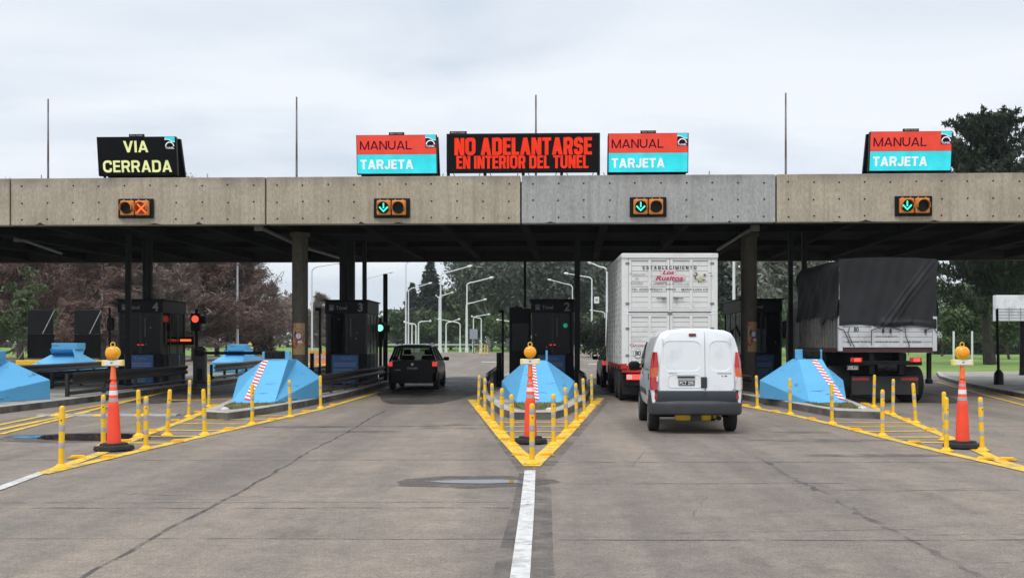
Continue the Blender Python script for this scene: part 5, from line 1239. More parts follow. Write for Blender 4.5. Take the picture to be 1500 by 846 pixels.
# ---- tarpaulin truck
kx, ky = WX(1300, 28.0), 28.0
kt = thing('tarpaulin_truck', 'flatbed truck under a dark grey tarpaulin with white tailgate', 'truck', (kx, ky, 0), 0)
M_tarp = mat('dark_tarpaulin', (.021, .0215, .0235), .6, var=.2, scale=1.6, bump=.25, bscale=5, spec=.2, dirt=(.032, .032, .034), dscale=.8, dlo=.45, dhi=.7)
M_bedw = mat('white_tailgate_paint', (.55, .55, .56), .5, var=.08, dirt=(.30, .29, .28), dscale=2.5, dlo=.5, dhi=.75)
def kX(px): return (px - 1300) * 28.0 / KPX
def kZ(py): return WZ(py, 28.0)
Wk = 1.25; zt_ = kZ(478); zbk = kZ(508)
def tarp_pt(u, v):                     # u across, v from top (1) to hem (0)
    x = -Wk + 2 * Wk * u; zr = 3.70 + .05 * math.sin(u * math.pi); hem = zt_ + .02 + (.03 * math.sin(u * 9) - .10 * max(0, u - .72) / .28)
    z = hem + (zr - hem) * v
    fold = 0
    for (a, b_, wdt, amp) in ((.46, .0, .035, .05), (.50, .04, .05, .035), (.58, .10, .04, .04), (.42, .02, .03, .03)):
        # diagonal creases running up to the right from the hem
        d = (v - b_) - (u - a) * 1.9; fold += amp * math.exp(-(d / wdt) ** 2) * (1 if u > a - .02 else 0) * min(1, (1.05 - u) * 3)
    y = -.035 - fold - .012 * math.sin(u * 23 + v * 3) - .006 * math.sin(u * 47 - v * 9) - (.04 * math.exp(-((v - .06) / .05) ** 2) * (1 if .42 < u < .75 else .2))
    if v < .08 and .45 < u < .95: y -= .03
    return (x, y, z)
nu, nv = 90, 60
g = MB(); g.add([tarp_pt(i / nu, j / nv) for j in range(nv + 1) for i in range(nu + 1)], [(j * (nu + 1) + i, j * (nu + 1) + i + 1, (j + 1) * (nu + 1) + i + 1, (j + 1) * (nu + 1) + i) for j in range(nv) for i in range(nu)])
Lk = 4.4
def side_pt(s, u, v):
    zr = 3.70; hem = kZ(468) + .06 * math.sin(u * 14) + .05 * math.sin(u * 31); z = hem + (zr - hem) * v
    x = s * (Wk - .10 * max(0, v - .86) / .14 + .022 * math.sin(u * 21 + math.sin(v * 5) * 2) * (1 - v * .6) + .012 * math.sin(u * 40 + v * 14) + .025 * math.sin(v * 9 + u * 7))
    return (x, .0 + Lk * u - .03 * (1 - u), z - (.02 * math.sin(u * math.pi * 4) if v > .9 else 0))
for s in (-1, 1): g.add([side_pt(s, i / 60, j / 24) for j in range(25) for i in range(61)], [(j * 61 + i, j * 61 + i + 1, (j + 1) * 61 + i + 1, (j + 1) * 61 + i) for j in range(24) for i in range(60)])
g.add([(x, Lk * i / 12 - .03, 3.70 + .05 * math.cos(x / Wk * 1.5) + .015 * math.sin(i * 2)) for i in range(13) for x in [-Wk + .1 + (2 * Wk - .2) * j / 10 for j in range(11)]], [(i * 11 + j, i * 11 + j + 1, (i + 1) * 11 + j + 1, (i + 1) * 11 + j) for i in range(12) for j in range(10)])
g.build('tarpaulin', M_tarp, kt, smooth=60)
g = MB(); g.box(-Wk + .07, Wk - .07, .05, .1, zt_ + .01, 3.6); g.build('inner_frame', M_black, kt)
g = MB(); n = 5; hz = (zt_ + .12 - zbk) / n
for k in range(n): g.box(-Wk + .10, Wk - .10, -.012, .03, zbk + hz * k + .004, zbk + hz * (k + 1) - .004, .006)
g.m(1); g.box(-Wk + .12, Wk - .12, .031, .05, zbk, zt_ + .1); tg = g.build('tailgate', [M_bedw, M_dark], kt)
g = MB()
for x in (kX(1277.5), kX(1320)): g.box(x - .03, x + .03, -.03, -.013, zbk, zt_ + .1, .005)
g.box(-Wk + .10, Wk - .10, -.028, -.013, zbk - .01, zbk + .05, .005); g.build('tailgate_frame', M_bedw, tg)
for px in (1231, 1369): g = MB(); g.box(kX(px) - .055, kX(px) + .055, -.03, .08, kZ(514), kZ(463), .01); g.build('corner_post', M_bedw, kt)
for st_, px_, py_, h_, w_, b_, sh_ in (('QUE DIOS TE DE EL', 1258, 500.5, .055, .62, .012, 0), ('DOBLE DE LO QUE', 1299, 500.5, .055, .58, .012, 0), ('TU ME DESEAS', 1336, 500.5, .055, .46, .012, 0), ('DIOS GUIE MI RUTA', 1298, 492.5, .045, .54, .006, .2), ('80', 1254, 482.5, .13, .13, .03, 0)): g = MB(); g.text(st_, kX(px_), -.0135, kZ(py_), h_, w_, b_, sh_); g.build('lettering', M_txk, tg)
M_rope = mat('dark_rope', (.03, .028, .028), .9)
for P in (((1226, 480), (1236, 483)), ((1236, 484), (1246, 506)), ((1244, 479), (1241, 487), (1246, 498), (1251, 508)), ((1293, 478), (1293, 487)), ((1304, 478), (1304, 488)), ((1325, 480), (1326, 492), (1331, 505), (1330, 520)), ((1355, 484), (1366, 478), (1372, 488)), ((1276, 483), (1290, 479)), ((1276, 483), (1276, 505)), ((1306, 479), (1322, 484)), ((1354, 484), (1356, 490))):
    g = MB(); g.tube([(kX(a), -.045, kZ(b_)) for a, b_ in P], .010, 5); g.build('rope', M_rope, kt)
for px in (1293, 1304, 1355): g = MB(); g.box(kX(px) - .025, kX(px) + .025, -.055, -.02, kZ(487), kZ(482), .01); g.build('latch', M_rope, tg)
M_rib = mat('grey_stake', (.14, .133, .125), .6, var=.25, dirt=(.06, .055, .05), dscale=3)
for s in (-1, 1):
    g = MB(); n = 15
    for k in range(n): y = .12 + (Lk - .2) * k / n; g.box(s * (Wk - .035) - .03, s * (Wk - .035) + .03, y, y + .13, kZ(514), kZ(463), .01)
    g.m(1); g.box(s * (Wk - .08) - .01, s * (Wk - .08) + .01, .1, Lk - .05, kZ(514), kZ(463)); g.build('side_board', [M_rib, M_dark], kt)
g = MB(); g.box(-Wk, Wk, .0, Lk, zbk - .14, zbk - .02, .01); g.build('flat_bed', mat('maroon_bed', (.06, .02, .022), .6, var=.3), kt)
g = MB(); g.box(-.45, -.32, .05, Lk + 2, .75, zbk - .15); g.box(.32, .45, .05, Lk + 2, .75, zbk - .15); g.box(-.9, .9, .02, .14, .98, 1.1, .02); g.tube([(-.25, .1, .92), (.25, .1, .92)], .12, 10); g.box(-.06, .06, -.08, .1, .85, .97, .02); g.build('chassis_beam', M_black, kt)
for px in (1254.5, 1341.5):
    g = MB(); x = kX(px); g.box(x - .15, x + .15, -.02, .04, 1.06, 1.18, .015); g.m(1); g.box(x - .06, x + .1, -.024, -.0205, 1.08, 1.16); g.build('tail_light', [M_redl2, M_redlit], kt)
g = MB(); x = kX(1249); g.box(x - .15, x + .15, -.012, .0, .87, .99); g.m(1); g.text('VMZ 521', x, -.014, .935, .06, .26, .01); g.box(x - .14, x + .14, -.014, -.0125, .878, .89); g.build('number_plate', [M_plate, M_platetx], kt)
g = MB(); g.box(-1.05, 1.05, 2.0, 4.2, .5, zbk - .15, .03); g.box(-.7, .7, .6, 1.9, .7, zbk - .15, .03); g.build('light_blocker', M_black, kt)  # dark boxes added under the bed to block light
g = MB(); g.box(kX(1251), kX(1350), .22, .26, .22, .70, .01); uf = g.build('rear_guard', mat('dark_guard_board', (.018, .018, .02), .6, var=.3), kt)
for a, b_ in ((1252, 1277), (1324, 1349)): g = MB(); g.box(kX(a), kX(b_), .213, .218, .59, .66); g.build('red_reflector', mat('dull_red_reflector', (.36, .02, .025), .35), uf)
g = MB(); g.box(kX(1365), kX(1371), .3, .4, .55, 1.3, .01); g.box(kX(1364), kX(1372), .25, .45, .5, .62, .02); g.build('spare_jack', M_black, kt)
for s in (-1, 1):
    for yy in (1.2,): wheel('wheel', kt, s * .95, yy, .47, .52, s)
    wheel('wheel', kt, s * 1.0, 5.4, .47, .28, s)
g = MB(); g.loft([[(x_, yy, z) for x_, z in ((-1.1, .6), (-1.13, 1.5), (-1.08, 2.6), (-.9, 2.8), (.9, 2.8), (1.08, 2.6), (1.13, 1.5), (1.1, .6))] for yy in (4.5, 4.6, 6.2, 6.4)]); cab = g.build('cab', mat('cab_white', (.6, .6, .62), .35, coat=.4), kt, smooth=30)
g = MB(); g.box(-.95, .95, 6.405, 6.42, 1.6, 2.5); g.build('windscreen', M_gls, cab)
# ================================================================ street lamps, signs, rails beyond
M_lampw = mat('white_lamp_post', (.70, .72, .74), .45, var=.05)
def lamp(px, d, py_top, tips, label, r=.085, group='white street lamps beyond the plaza', gz=-.03):
    x = WX(px, d); h = WZ(py_top, d) - gz
    o = thing('street_lamp', label, 'street lamp', (x, d, gz), 0, group)
    if not tips: h = h
    g = MB(); g.tube([(0, 0, 0), (0, 0, h * .45), (0, 0, h)], [r * 1.25, r, r * .7], 10); g.build('pole', M_lampw, o, smooth=50)
    g = MB(); g.box(-r * 1.6, r * 1.6, -r * 1.6, r * 1.6, 0, .5, .02); g.build('base_box', M_lampw, o)
    for tx_, tz_ in tips:
        dx = WX(tx_, d) - x; dz = WZ(tz_, d) - gz - h; s = 1 if dx > 0 else -1; c = min(.9, abs(dx) * .35)
        P = [(0, 0, h - .02)]
        for k in range(1, 6): a = R(90 * k / 5); P.append((s * c * (1 - math.cos(a)), 0, h - .02 + c * .55 * math.sin(a)))
        z0_ = P[-1][2]; P.append((dx * .85, 0, z0_ + (dz - (z0_ - h)) * .85)); a_ = g = MB()
        g.tube(P, [r * .7] * 5 + [r * .6, r * .5], 8); arm = g.build('arm', M_lampw, o, smooth=50)
        g = MB(); e = P[-1]; f = (dx, 0, h + dz); g.tube([e, (e[0] * .97 + f[0] * .03, 0, e[2]), (e[0] * .4 + f[0] * .6, 0, e[2] * .4 + f[2] * .6), f], [.05, r * 1.35, r * 1.35, r * .7], 10); g.build('lamp_head', M_lampw, arm, smooth=50)
    return o
lamp(347.5, 95, 340, [], 'tall plain white pole rising before the brown trees on the left', .11)
lamp(457, 100, 397, [(502, 385)], 'white street lamp just right of the left round column')
lamp(537, 130, 411, [(576, 398)], 'white street lamp rising behind booth 3')
lamp(594.5, 120, 388, [(628, 377)], 'tallest white street lamp of the pair above the dark car')
lamp(598.3, 128, 427, [(633, 414)], 'shorter white street lamp of the pair above the dark car')
lamp(645.5, 157, 404, [(692, 389)], 'white street lamp with long arm left of the grey eucalyptus trees', .14)
lamp(643.3, 165, 436, [(664, 428), (638, 432)], 'double armed white street lamp close beside a taller lamp', .12)
lamp(684, 160, 418, [(723, 406)], 'white street lamp with raised arm before the dark eucalyptus', .14)
lamp(683, 166, 448, [(713, 438)], 'lower white street lamp right behind the one before the eucalyptus', .12)
lamp(609.3, 166, 477, [(591, 471)], 'small distant lamp with arm pointing left above the car roof', .13)
lamp(613, 165, 474, [(632, 470)], 'small distant lamp with arm pointing right above the car roof', .13)
lamp(603.5, 167, 476, [(592, 471)], 'faint distant lamp nearest the tall pair above the car', .13)
lamp(653.5, 163, 475, [(674, 467)], 'small distant lamp with arm crossing to the right, mid gap', .12)
lamp(674, 164, 476, [(641, 467)], 'small distant lamp with arm crossing to the left, mid gap', .12)
lamp(693.5, 162, 467, [(718, 460)], 'small lamp standing at the grey sign board', .11)
lamp(705, 164, 468, [(690, 463)], 'small lamp just right of the grey sign board', .11)
lamp(750, 164, 474, [(727, 468)], 'small lamp mostly hidden behind booth 2', .11)
lamp(838.5, 150, 421, [(802, 409)], 'white street lamp with left arm above booth 2', .10)
lamp(867, 160, 410, [(826, 400)], 'white street lamp with left arm and square sign, left of livestock truck', .14)
lamp(889, 100, 396, [(861, 384)], 'white street lamp partly hidden behind the livestock truck', .11)
lamp(886, 160, 460, [(864, 454)], 'low white lamp arm showing at the livestock truck edge', .11)
lamp(1075, 78, 330, [], 'plain white pole between livestock truck and right round column', .11)
# signs
o = thing('square_sign', 'small square sign facing away on the lamp left of the livestock truck', 'sign', (WX(874, 159.5), 159.5, WZ(444, 159.5)))
g = MB(); g.box(-.36, .36, 0, .03, 0, .95, .01); g.m(1); g.box(-.2, .2, -.004, -.001, .28, .68); g.build('sign_panel', [M_white, mat('sign_grey', (.35, .36, .38), .5)], o)
g = MB(); g.box(-.68, -.36, .01, .04, .4, .48); g.build('bracket', M_steel, o)
o = thing('road_sign', 'grey rear of a square road sign by the far lamps', 'sign', (WX(693.8, 150), 150, -.03))
g = MB(); g.box(-.55, .55, -.06, -.02, WZ(496, 150), WZ(482, 150) + .05, .02); g.build('sign_panel', mat('sign_back_grey', (.30, .33, .38), .4, metal=.2, var=.05), o)
g = MB(); g.tube([(0, 0, 0), (0, 0, WZ(482, 150))], .06, 8); g.build('post', M_blkmetal, o, smooth=50)
o = thing('board_sign', 'white sign board with red mark left of the livestock truck', 'sign', (WX(853, 120), 120, -.03))
zb = WZ(505, 120); zt = WZ(482, 120)
g = MB(); g.box(-.7, .75, 0, .05, zb, zt, .01); g.m(1)
for i in range(20):
    a, b_ = 2 * math.pi * i / 20, 2 * math.pi * (i + 1) / 20; g.add([(.3 + r * math.cos(q), -.004, (zb + zt) / 2 + .1 + r * math.sin(q)) for r, q in ((.28, a), (.42, a), (.42, b_), (.28, b_))], [(0, 1, 2, 3)])
g.build('sign_panel', [M_white, mat('sign_red', (.5, .03, .03), .5)], o)
g = MB(); g.tube([(-.4, .08, 0), (-.4, .08, zb + .3)], .05, 6); g.tube([(.5, .08, 0), (.5, .08, zb + .3)], .05, 6); g.build('post', M_steel, o, smooth=50)
# far roadside rail
o = thing('roadside_rail', 'long low pale rail across the far grass', 'guard rail', (WX(560, 180), 180, -.03))
x1_ = WX(905, 180) - WX(560, 180)
g = MB(); g.box(0, x1_, 0, .08, .95, 1.25, .02); g.build('rail_beam', mat('pale_rail', (.45, .46, .46), .5, metal=.3), o)
for k in range(20): g = MB(); x = x1_ * (k + .3) / 20; g.box(x - .07, x + .07, .09, .2, 0, 1.1); g.build('post', M_steel, o)

# ================================================================ trees
def leaf_mat(name, a, b, sc_=.6, rough=.7):
    m = mat(name, tuple((x + y) / 2 for x, y in zip(a, b)), rough, var=0)
    t = m.node_tree
    for n in t.nodes:
        if n.type == 'VALTORGB': n.color_ramp.elements[0].color = a + (1,); n.color_ramp.elements[1].color = b + (1,); n.color_ramp.elements[0].position = .36; n.color_ramp.elements[1].position = .64
        if n.type == 'TEX_NOISE': n.inputs['Scale'].default_value = sc_
    bs = t.nodes['Principled BSDF']; bs.inputs['Specular IOR Level'].default_value = .25
    return m
T_bark = leaf_mat('bark_brown', (.065, .053, .045), (.13, .11, .092), 3)
T_pale = leaf_mat('bark_pale', (.22, .20, .17), (.40, .38, .34), 2)
T_rust = leaf_mat('rust_twigs', (.135, .085, .070), (.225, .150, .124), .35)
T_grey = leaf_mat('grey_twigs', (.15, .115, .098), (.25, .20, .172), .35)
T_dark = leaf_mat('dark_evergreen_leaf', (.012, .021, .012), (.030, .046, .022), .8)
T_euc = leaf_mat('eucalyptus_leaf', (.080, .098, .078), (.155, .175, .138), .25)
T_gren = leaf_mat('bush_leaf', (.045, .078, .030), (.10, .14, .055), .5)
T_con = leaf_mat('conifer_needles', (.026, .042, .030), (.055, .078, .052), .8)
T_gray = leaf_mat('pale_grey_leaf', (.12, .13, .105), (.22, .225, .19), .3)
T_brn = leaf_mat('brown_needles', (.060, .040, .030), (.11, .075, .055), .6)

def leaf_object(name, cent, size, rngn, m, parent, flat=0.0, aspect=.5):
    n = len(cent); c = np.array(cent); u = rngn.normal(size=(n, 3)); u[:, 2] *= (1 - flat); u /= np.linalg.norm(u, axis=1)[:, None]
    w = rngn.normal(size=(n, 3)); w -= (w * u).sum(1)[:, None] * u; w /= np.linalg.norm(w, axis=1)[:, None]
    s = np.array(size) * np.clip(rngn.lognormal(-.08, .38, n), .35, 2.2); s = s[:, None]
    V = np.stack([c + u * s, c + w * s * aspect, c - u * s, c - w * s * aspect], 1).reshape(-1, 3)
    me = bpy.data.meshes.new(name); me.vertices.add(4 * n); me.vertices.foreach_set('co', V.astype(np.float32).ravel())
    me.loops.add(4 * n); me.loops.foreach_set('vertex_index', np.arange(4 * n, dtype=np.int32)); me.polygons.add(n)
    me.polygons.foreach_set('loop_start', np.arange(0, 4 * n, 4, dtype=np.int32)); me.polygons.foreach_set('loop_total', np.full(n, 4, np.int32))
    me.materials.append(m); me.update(calc_edges=True); me.validate()
    o = bpy.data.objects.new(name, me); COL.objects.link(o)
    if parent: o.parent = parent
    return o
def limb(g, p, d, L_, r, r_, seg=5, bend=.25, up=.1):
    P = [Vector(p)]; d = Vector(d).normalized()
    for k in range(seg):
        d = (d + Vector((r_.uniform(-bend, bend), r_.uniform(-bend, bend), r_.uniform(-bend, bend) + up))).normalized(); P.append(P[-1] + d * L_ / seg)
    g.tube([tuple(q) for q in P], [r * (1 - .75 * k / seg) for k in range(seg + 1)], 6, False)
    return P
def rdir(r_, zlo, zhi):
    a = r_.uniform(0, 2 * math.pi); z = r_.uniform(zlo, zhi); q = math.sqrt(max(0, 1 - z * z)); return (q * math.cos(a), q * math.sin(a), z)
def tree(kind, seed, H, label, loc, leaf, bark=None, name=None, cat='tree', rad=None, group=None, n_clump=60, per=90, size=.3):
    r_ = random.Random(seed); rn = np.random.default_rng(seed); o = thing(name or kind, label, cat, loc, r_.uniform(0, 6), group); bark = bark or T_bark
    tr = MB(); pts = []; rad = rad or H * .3
    if kind == 'bare_cypress':
        P = limb(tr, (0, 0, 0), (0, 0, 1), H, .020 * H, r_, 9, .05, .1); tw = MB()
        for k in range(90):
            f = r_.uniform(.10, .98); i = min(int(f * 9), 8); p = P[i].lerp(P[i + 1], f * 9 - i); L_ = rad * (1.12 - f) * r_.uniform(.7, 1.25) + .4
            B = limb(tr, p, rdir(r_, -.05, .5), L_,   .006 * H * (1.1 - f) + .012, r_, 5, .22, .06)
            for q in range(13):
                t_ = r_.uniform(.25, 1); j = min(int(t_ * 5), 4); b0 = B[j].lerp(B[j + 1], t_ * 5 - j)
                dd = Vector(rdir(r_, -.6, .75)); l2 = r_.uniform(.35, 1.15); e = b0 + dd * l2; w = Vector(rdir(r_, -.5, .5)) * .020
                for _ in range(36):
                    s_ = b0 + dd * l2 * r_.uniform(-.3, 1.1); pts.append((s_.x + r_.gauss(0, .16), s_.y + r_.gauss(0, .16), max(.3, s_.z + r_.gauss(0, .13))))
        tr.build('trunk', bark, o); leaf_object('crown', pts, .21, rn, leaf, o, .25, .11); return o
    if kind == 'conifer':
        P = limb(tr, (0, 0, 0), (0, 0, 1), H, .020 * H, r_, 8, .02, .3); z = .12 * H
        while z < H * .985:
            R_ = rad * (1 - z / H) ** .85 + .12; nb = max(3, int(5 + R_ * 2)); a0 = r_.uniform(0, 6)
            for b_ in range(nb):
                a = a0 + 2 * math.pi * b_ / nb + r_.uniform(-.3, .3); L_ = R_ * r_.uniform(.65, 1.15); x, y = math.cos(a), math.sin(a)
                tr.tube([(0, 0, z), (x * L_ * .6, y * L_ * .6, z - .02 * L_), (x * L_, y * L_, z + .10 * L_)], [.04, .025, .01], 4, False)
                for _ in range(int(per * (L_ / rad + .12))):
                    t_ = r_.uniform(.12, 1.05); sp = .16 * L_ * (1.1 - t_) + .08; pts.append((x * L_ * t_ + r_.gauss(0, sp), y * L_ * t_ + r_.gauss(0, sp), z + (.10 * t_ - .03) * L_ + r_.gauss(0, .10 + .02 * L_)))
            z += (.055 * H) * r_.uniform(.7, 1.1) * (1.1 - .4 * z / H)
        tr.build('trunk', bark, o); leaf_object('crown', pts, size, rn, leaf, o, .4, .35); return o
    if kind == 'dark_evergreen':
        base = limb(tr, (0, 0, 0), (-.10, 0, 1), H * .40, .026 * H, r_, 6, .04, .1); tips = []
        axis_ = limb(tr, base[-1], (.03, 0, 1), H * .55, .013 * H, r_, 8, .04, .25); S_ = [base[2], base[3], base[4], base[5]] + axis_
        for k in range(300):
            f = r_.random() ** .8; z = H * (.24 + .74 * f); i = max(0, min(len(S_) - 2, next((q for q in range(len(S_) - 1) if S_[q + 1].z > z), len(S_) - 2))); p0 = S_[i]
            Rz = rad * (1.0 - .60 * max(0, f - .28) / .72) * (.75 + .25 * min(1, f / .25)) * r_.uniform(.5, 1.2); dd = Vector(rdir(r_, .15 + .35 * f, .5 + .35 * f))
            if f > .55 and r_.random() < .18: continue
            P0 = Vector((p0.x, p0.y, min(z, p0.z + 1.5))); E = P0 + dd * Rz; 
            if E.z > H: E.z = H - r_.uniform(0, .5)
            tr.tube([tuple(P0), tuple(P0.lerp(E, .5) + Vector((0, 0, -.12 * Rz * .3))), tuple(E)], [.05, .03, .012], 4, False)
            for _ in range(int(34 * Rz) + 16):
                t_ = 1 - r_.random() ** 1.2 * .9; sp = .07 + .30 * (1 - t_); q = P0.lerp(E, t_) ; pts.append((q.x + r_.gauss(0, sp), q.y + r_.gauss(0, sp), q.z + r_.gauss(0, sp * .8) + .05))
        for k in range(14):
            a0 = base[r_.randrange(3, 7)]; B = limb(tr, a0, rdir(r_, .1, .6) if k % 2 else rdir(r_, .72, .97), H * (r_.uniform(.26, .46) if k % 2 else r_.uniform(.42, .62)), .009 * H, r_, 6, .15, .08); tips += [b.lerp(c, r_.random()) for b, c in zip(B[1:-1], B[2:])]
            for _ in range(5):
                q = r_.randrange(2, 6); B2 = limb(tr, B[q], rdir(r_, -.25, .7), H * r_.uniform(.1, .26), .005 * H, r_, 4, .25, .05); tips += B2[1:]
        for p in tips:
            if p.z > H * .985 or p.z < H * .17: continue
            sp = r_.uniform(.35, .85)
            axis = Vector(rdir(r_, -.1, .9))
            for _ in range(per): l = r_.gauss(0, 1) * sp * 1.25; q = p + axis * l; pts.append((q.x + r_.gauss(0, sp * .42), q.y + r_.gauss(0, sp * .42), q.z + r_.gauss(0, sp * .34)))
        tr.build('trunk', bark, o); leaf_object('crown', pts, size, rn, leaf, o, -.5, .28); return o
    # broadleaf / eucalyptus / bush
    low = {'eucalyptus': .34, 'broadleaf': .30, 'bush': .06}[kind]
    tips = []
    base = limb(tr, (0, 0, 0), (r_.uniform(-.1, .1), r_.uniform(-.1, .1), 1), H * (low + .12), .022 * H, r_, 5, .08, .1)
    nb = 9 if kind != 'bush' else 8
    for k in range(nb):
        a0 = base[r_.randrange(2, 6)]; B = limb(tr, a0, rdir(r_, .35 if kind == 'eucalyptus' else .1, .95), (H - a0.z) * r_.uniform(.55, .95), .010 * H, r_, 6, .16, .1); tips += B[2:]
        for _ in range(4): q = r_.randrange(2, 6); B2 = limb(tr, B[q], rdir(r_, -.1, .8), rad * r_.uniform(.3, .8), .0045 * H, r_, 4, .25, .05); tips += B2[1:]
    for k in range(n_clump):
        p = r_.choice(tips); 
        if p.z > H: continue
        p = p + Vector((r_.gauss(0, .3), r_.gauss(0, .3), r_.gauss(0, .3))) * rad * .15; sp = rad * r_.uniform(.07, .20)
        for _ in range(int(per * r_.uniform(.5, 1.3))): pts.append((p.x + r_.gauss(0, sp), p.y + r_.gauss(0, sp), max(.1, p.z + r_.gauss(0, sp * .75))))
    tr.build('trunk', bark, o); leaf_object('crown', pts, size, rn, leaf, o, 0, .5); return o
def tdup(root, px, d, k, label, rz):
    o = dup(root, (WX(px, d), d, -.03), rz, label, sx=(k, k, k)); return o
GB = 'bare brown trees on the left'
c1 = tree('bare_cypress', 11, 13.5, 'bare rust brown tree farthest left of the brown row', (WX(30, 84), 84, -.03), T_rust, rad=5.0, group=GB)
c2 = tree('bare_cypress', 12, 13.6, 'bare brown tree behind the two dark trailer boards', (WX(95, 92), 92, -.03), T_rust, rad=5.4, group=GB)
c3 = tree('bare_cypress', 13, 13, 'bare grey brown tree seen above booth 4', (WX(215, 86), 86, -.03), T_grey, rad=5.2, group=GB)
for i, (px, d, k, src, lab) in enumerate(((150, 84, 1.0, c1, 'bare rust brown tree between the trailer boards and booth 4'), (285, 93, 1.1, c2, 'bare brown tree just right of booth 4 and the red signal'), (335, 98, 1.12, c1, 'bare brown tree right behind the tall plain white pole'), (250, 112, 1.1, c3, 'bare tree filling the gap above the red signal, second row'), (180, 116, 1.2, c1, 'bare tree in the second row left of booth 4'), (60, 112, 1.2, c2, 'bare tree in the second row behind the left trailer board'), (120, 104, 1.1, c3, 'bare grey tree in the second row behind the right trailer board'), (318, 118, 1.1, c3, 'bare grey tree in the second row by the white pole'), (-15, 100, 1.0, c2, 'bare brown tree cut by the left picture edge'), (398, 150, .72, c3, 'thin bare grey tree with sky behind, just left of the left column'), (368, 128, .84, c1, 'shorter bare brown tree right of the tall white pole'), (470, 150, .62, c3, 'low bare tree seen between left column and booth 3'))):
    tdup(src, px, d, k, lab, i * 1.3 + .4)
tree('bush', 21, 7.5, 'grey green leafy tree at the far left edge under the canopy', (WX(-14, 68), 68, -.03), T_gren, name='leafy_tree', rad=1.9, n_clump=60, per=80, size=.13)
n1 = tree('conifer', 31, 5.2, 'narrow brown conifer right of the plain white pole', (WX(364, 105), 105, -.03), T_brn, name='narrow_conifer', rad=1.0, per=40, size=.2, group='narrow brown conifers')
tdup(n1, 389, 108, .95, 'second narrow brown conifer, nearer the left column', 1)
k1 = tree('conifer', 41, 17, 'tall dark conifer with open tiers left of the double lamp', (WX(631, 205), 205, -.03), T_con, rad=5.0, per=120, size=.42, group='dark conifers in the middle distance')
tdup(k1, 604, 210, .76, 'shorter dark conifer behind the pair of tall lamps', 2.2); tdup(k1, 1058, 150, .95, 'dark conifer half hidden right of the livestock truck', 4)
b1_ = tree('broadleaf', 51, 15, 'rounded green tree behind the double armed lamp', (WX(660, 215), 215, -.03), T_gren, name='broadleaf_tree', rad=6.5, n_clump=80, per=90, size=.42, group='green trees in the middle distance')
for i, (px, d, k, lab) in enumerate(((578, 190, .62, 'low green tree at the left end of the far green row'), (612, 200, .55, 'low green tree below the dark conifers'), (640, 190, .6, 'low green tree under the tall open conifer'), (690, 230, .9, 'green tree at the foot of the eucalyptus group'), (490, 200, .55, 'low green tree glimpsed between booth 3 and left column'))): tdup(b1_, px, d, k, lab, i * 1.7)
GE = 'tall grey green eucalyptus trees beyond the plaza'
e1 = tree('eucalyptus', 61, 21, 'leftmost tall eucalyptus with ragged crown against the sky', (WX(716, 190), 190, -.03), T_euc, T_pale, rad=8.0, n_clump=130, per=130, size=.30, group=GE)
e2 = tree('eucalyptus', 62, 21, 'tall eucalyptus with pale forked trunk above booth 2', (WX(775, 185), 185, -.03), T_euc, T_pale, rad=8.5, n_clump=130, per=130, size=.30, group=GE)
for i, (px, d, k, src, lab) in enumerate(((745, 205, 1.0, e2, 'tall eucalyptus behind the slim pole left of booth 2'), (815, 195, 1.0, e1, 'tall eucalyptus behind the number on booth 2'), (850, 200, 1.0, e2, 'tall eucalyptus behind the slim post right of booth 2'), (885, 190, 1.0, e1, 'tall eucalyptus beside the livestock truck'), (920, 200, 1.0, e2, 'tall eucalyptus mostly hidden by the livestock truck'), (700, 225, .8, e1, 'lower eucalyptus behind the leftmost tall one'), (735, 235, 1.0, e1, 'eucalyptus in the back row above the yellow posts'), (795, 230, 1.0, e2, 'eucalyptus in the back row above booth 2'), (835, 235, 1.0, e1, 'eucalyptus in the back row left of the white street lamp'), (870, 235, 1.0, e2, 'eucalyptus in the back row at the livestock truck edge'))): tdup(src, px, d, k, lab, i * 2.1 + .5)
d1 = tree('bush', 71, 5.0, 'dark rounded bush left of the livestock truck', (WX(882, 112), 112, -.03), T_dark, name='dark_bush', rad=2.8, n_clump=90, per=100, size=.17)
tdup(b1_, 760, 175, .5, 'low green undergrowth tree left of booth 2', 1); tdup(b1_, 720, 178, .48, 'low green undergrowth tree behind the far yellow posts', 2); tdup(b1_, 820, 172, .5, 'low green undergrowth tree behind booth 2', 3)
p1 = tree('eucalyptus', 81, 17, 'pale grey open tree right of the right round column', (WX(1140, 140), 140, -.03), T_gray, T_pale, name='pale_tree', rad=5.5, n_clump=80, per=60, size=.30, group='pale grey trees on the right')
tdup(p1, 1175, 128, 1.05, 'pale grey tree behind the slim posts by the tarpaulin truck', 2); tdup(p1, 1085, 160, .85, 'pale grey tree behind the right round column', 4); tdup(p1, 1118, 175, .9, 'hazy pale tree behind the right booth roof', 5)
tdup(b1_, 1122, 120, .50, 'bright green tree just above the right booth roof', 3); tdup(b1_, 1162, 95, .34, 'light green shrub between right booth and slim posts', 5)
tdup(b1_, 1068, 150, .55, 'brownish green tree right of the livestock truck', 1)
tree('dark_evergreen', 91, 17.6, 'huge dark evergreen rising above the canopy at the right', (WX(1450, 77), 77, -.03), T_dark, leaf_mat('dark_wet_bark', (.028, .023, .02), (.055, .046, .04), 3), per=60, size=.19, rad=6.3)
s1_ = tree('broadleaf', 95, 6.5, 'small park tree behind the trunk of the huge evergreen', (WX(1400, 105), 105, -.03), T_gren, name='park_tree', rad=2.6, n_clump=60, per=60, size=.2, group='small park trees on the right lawn')
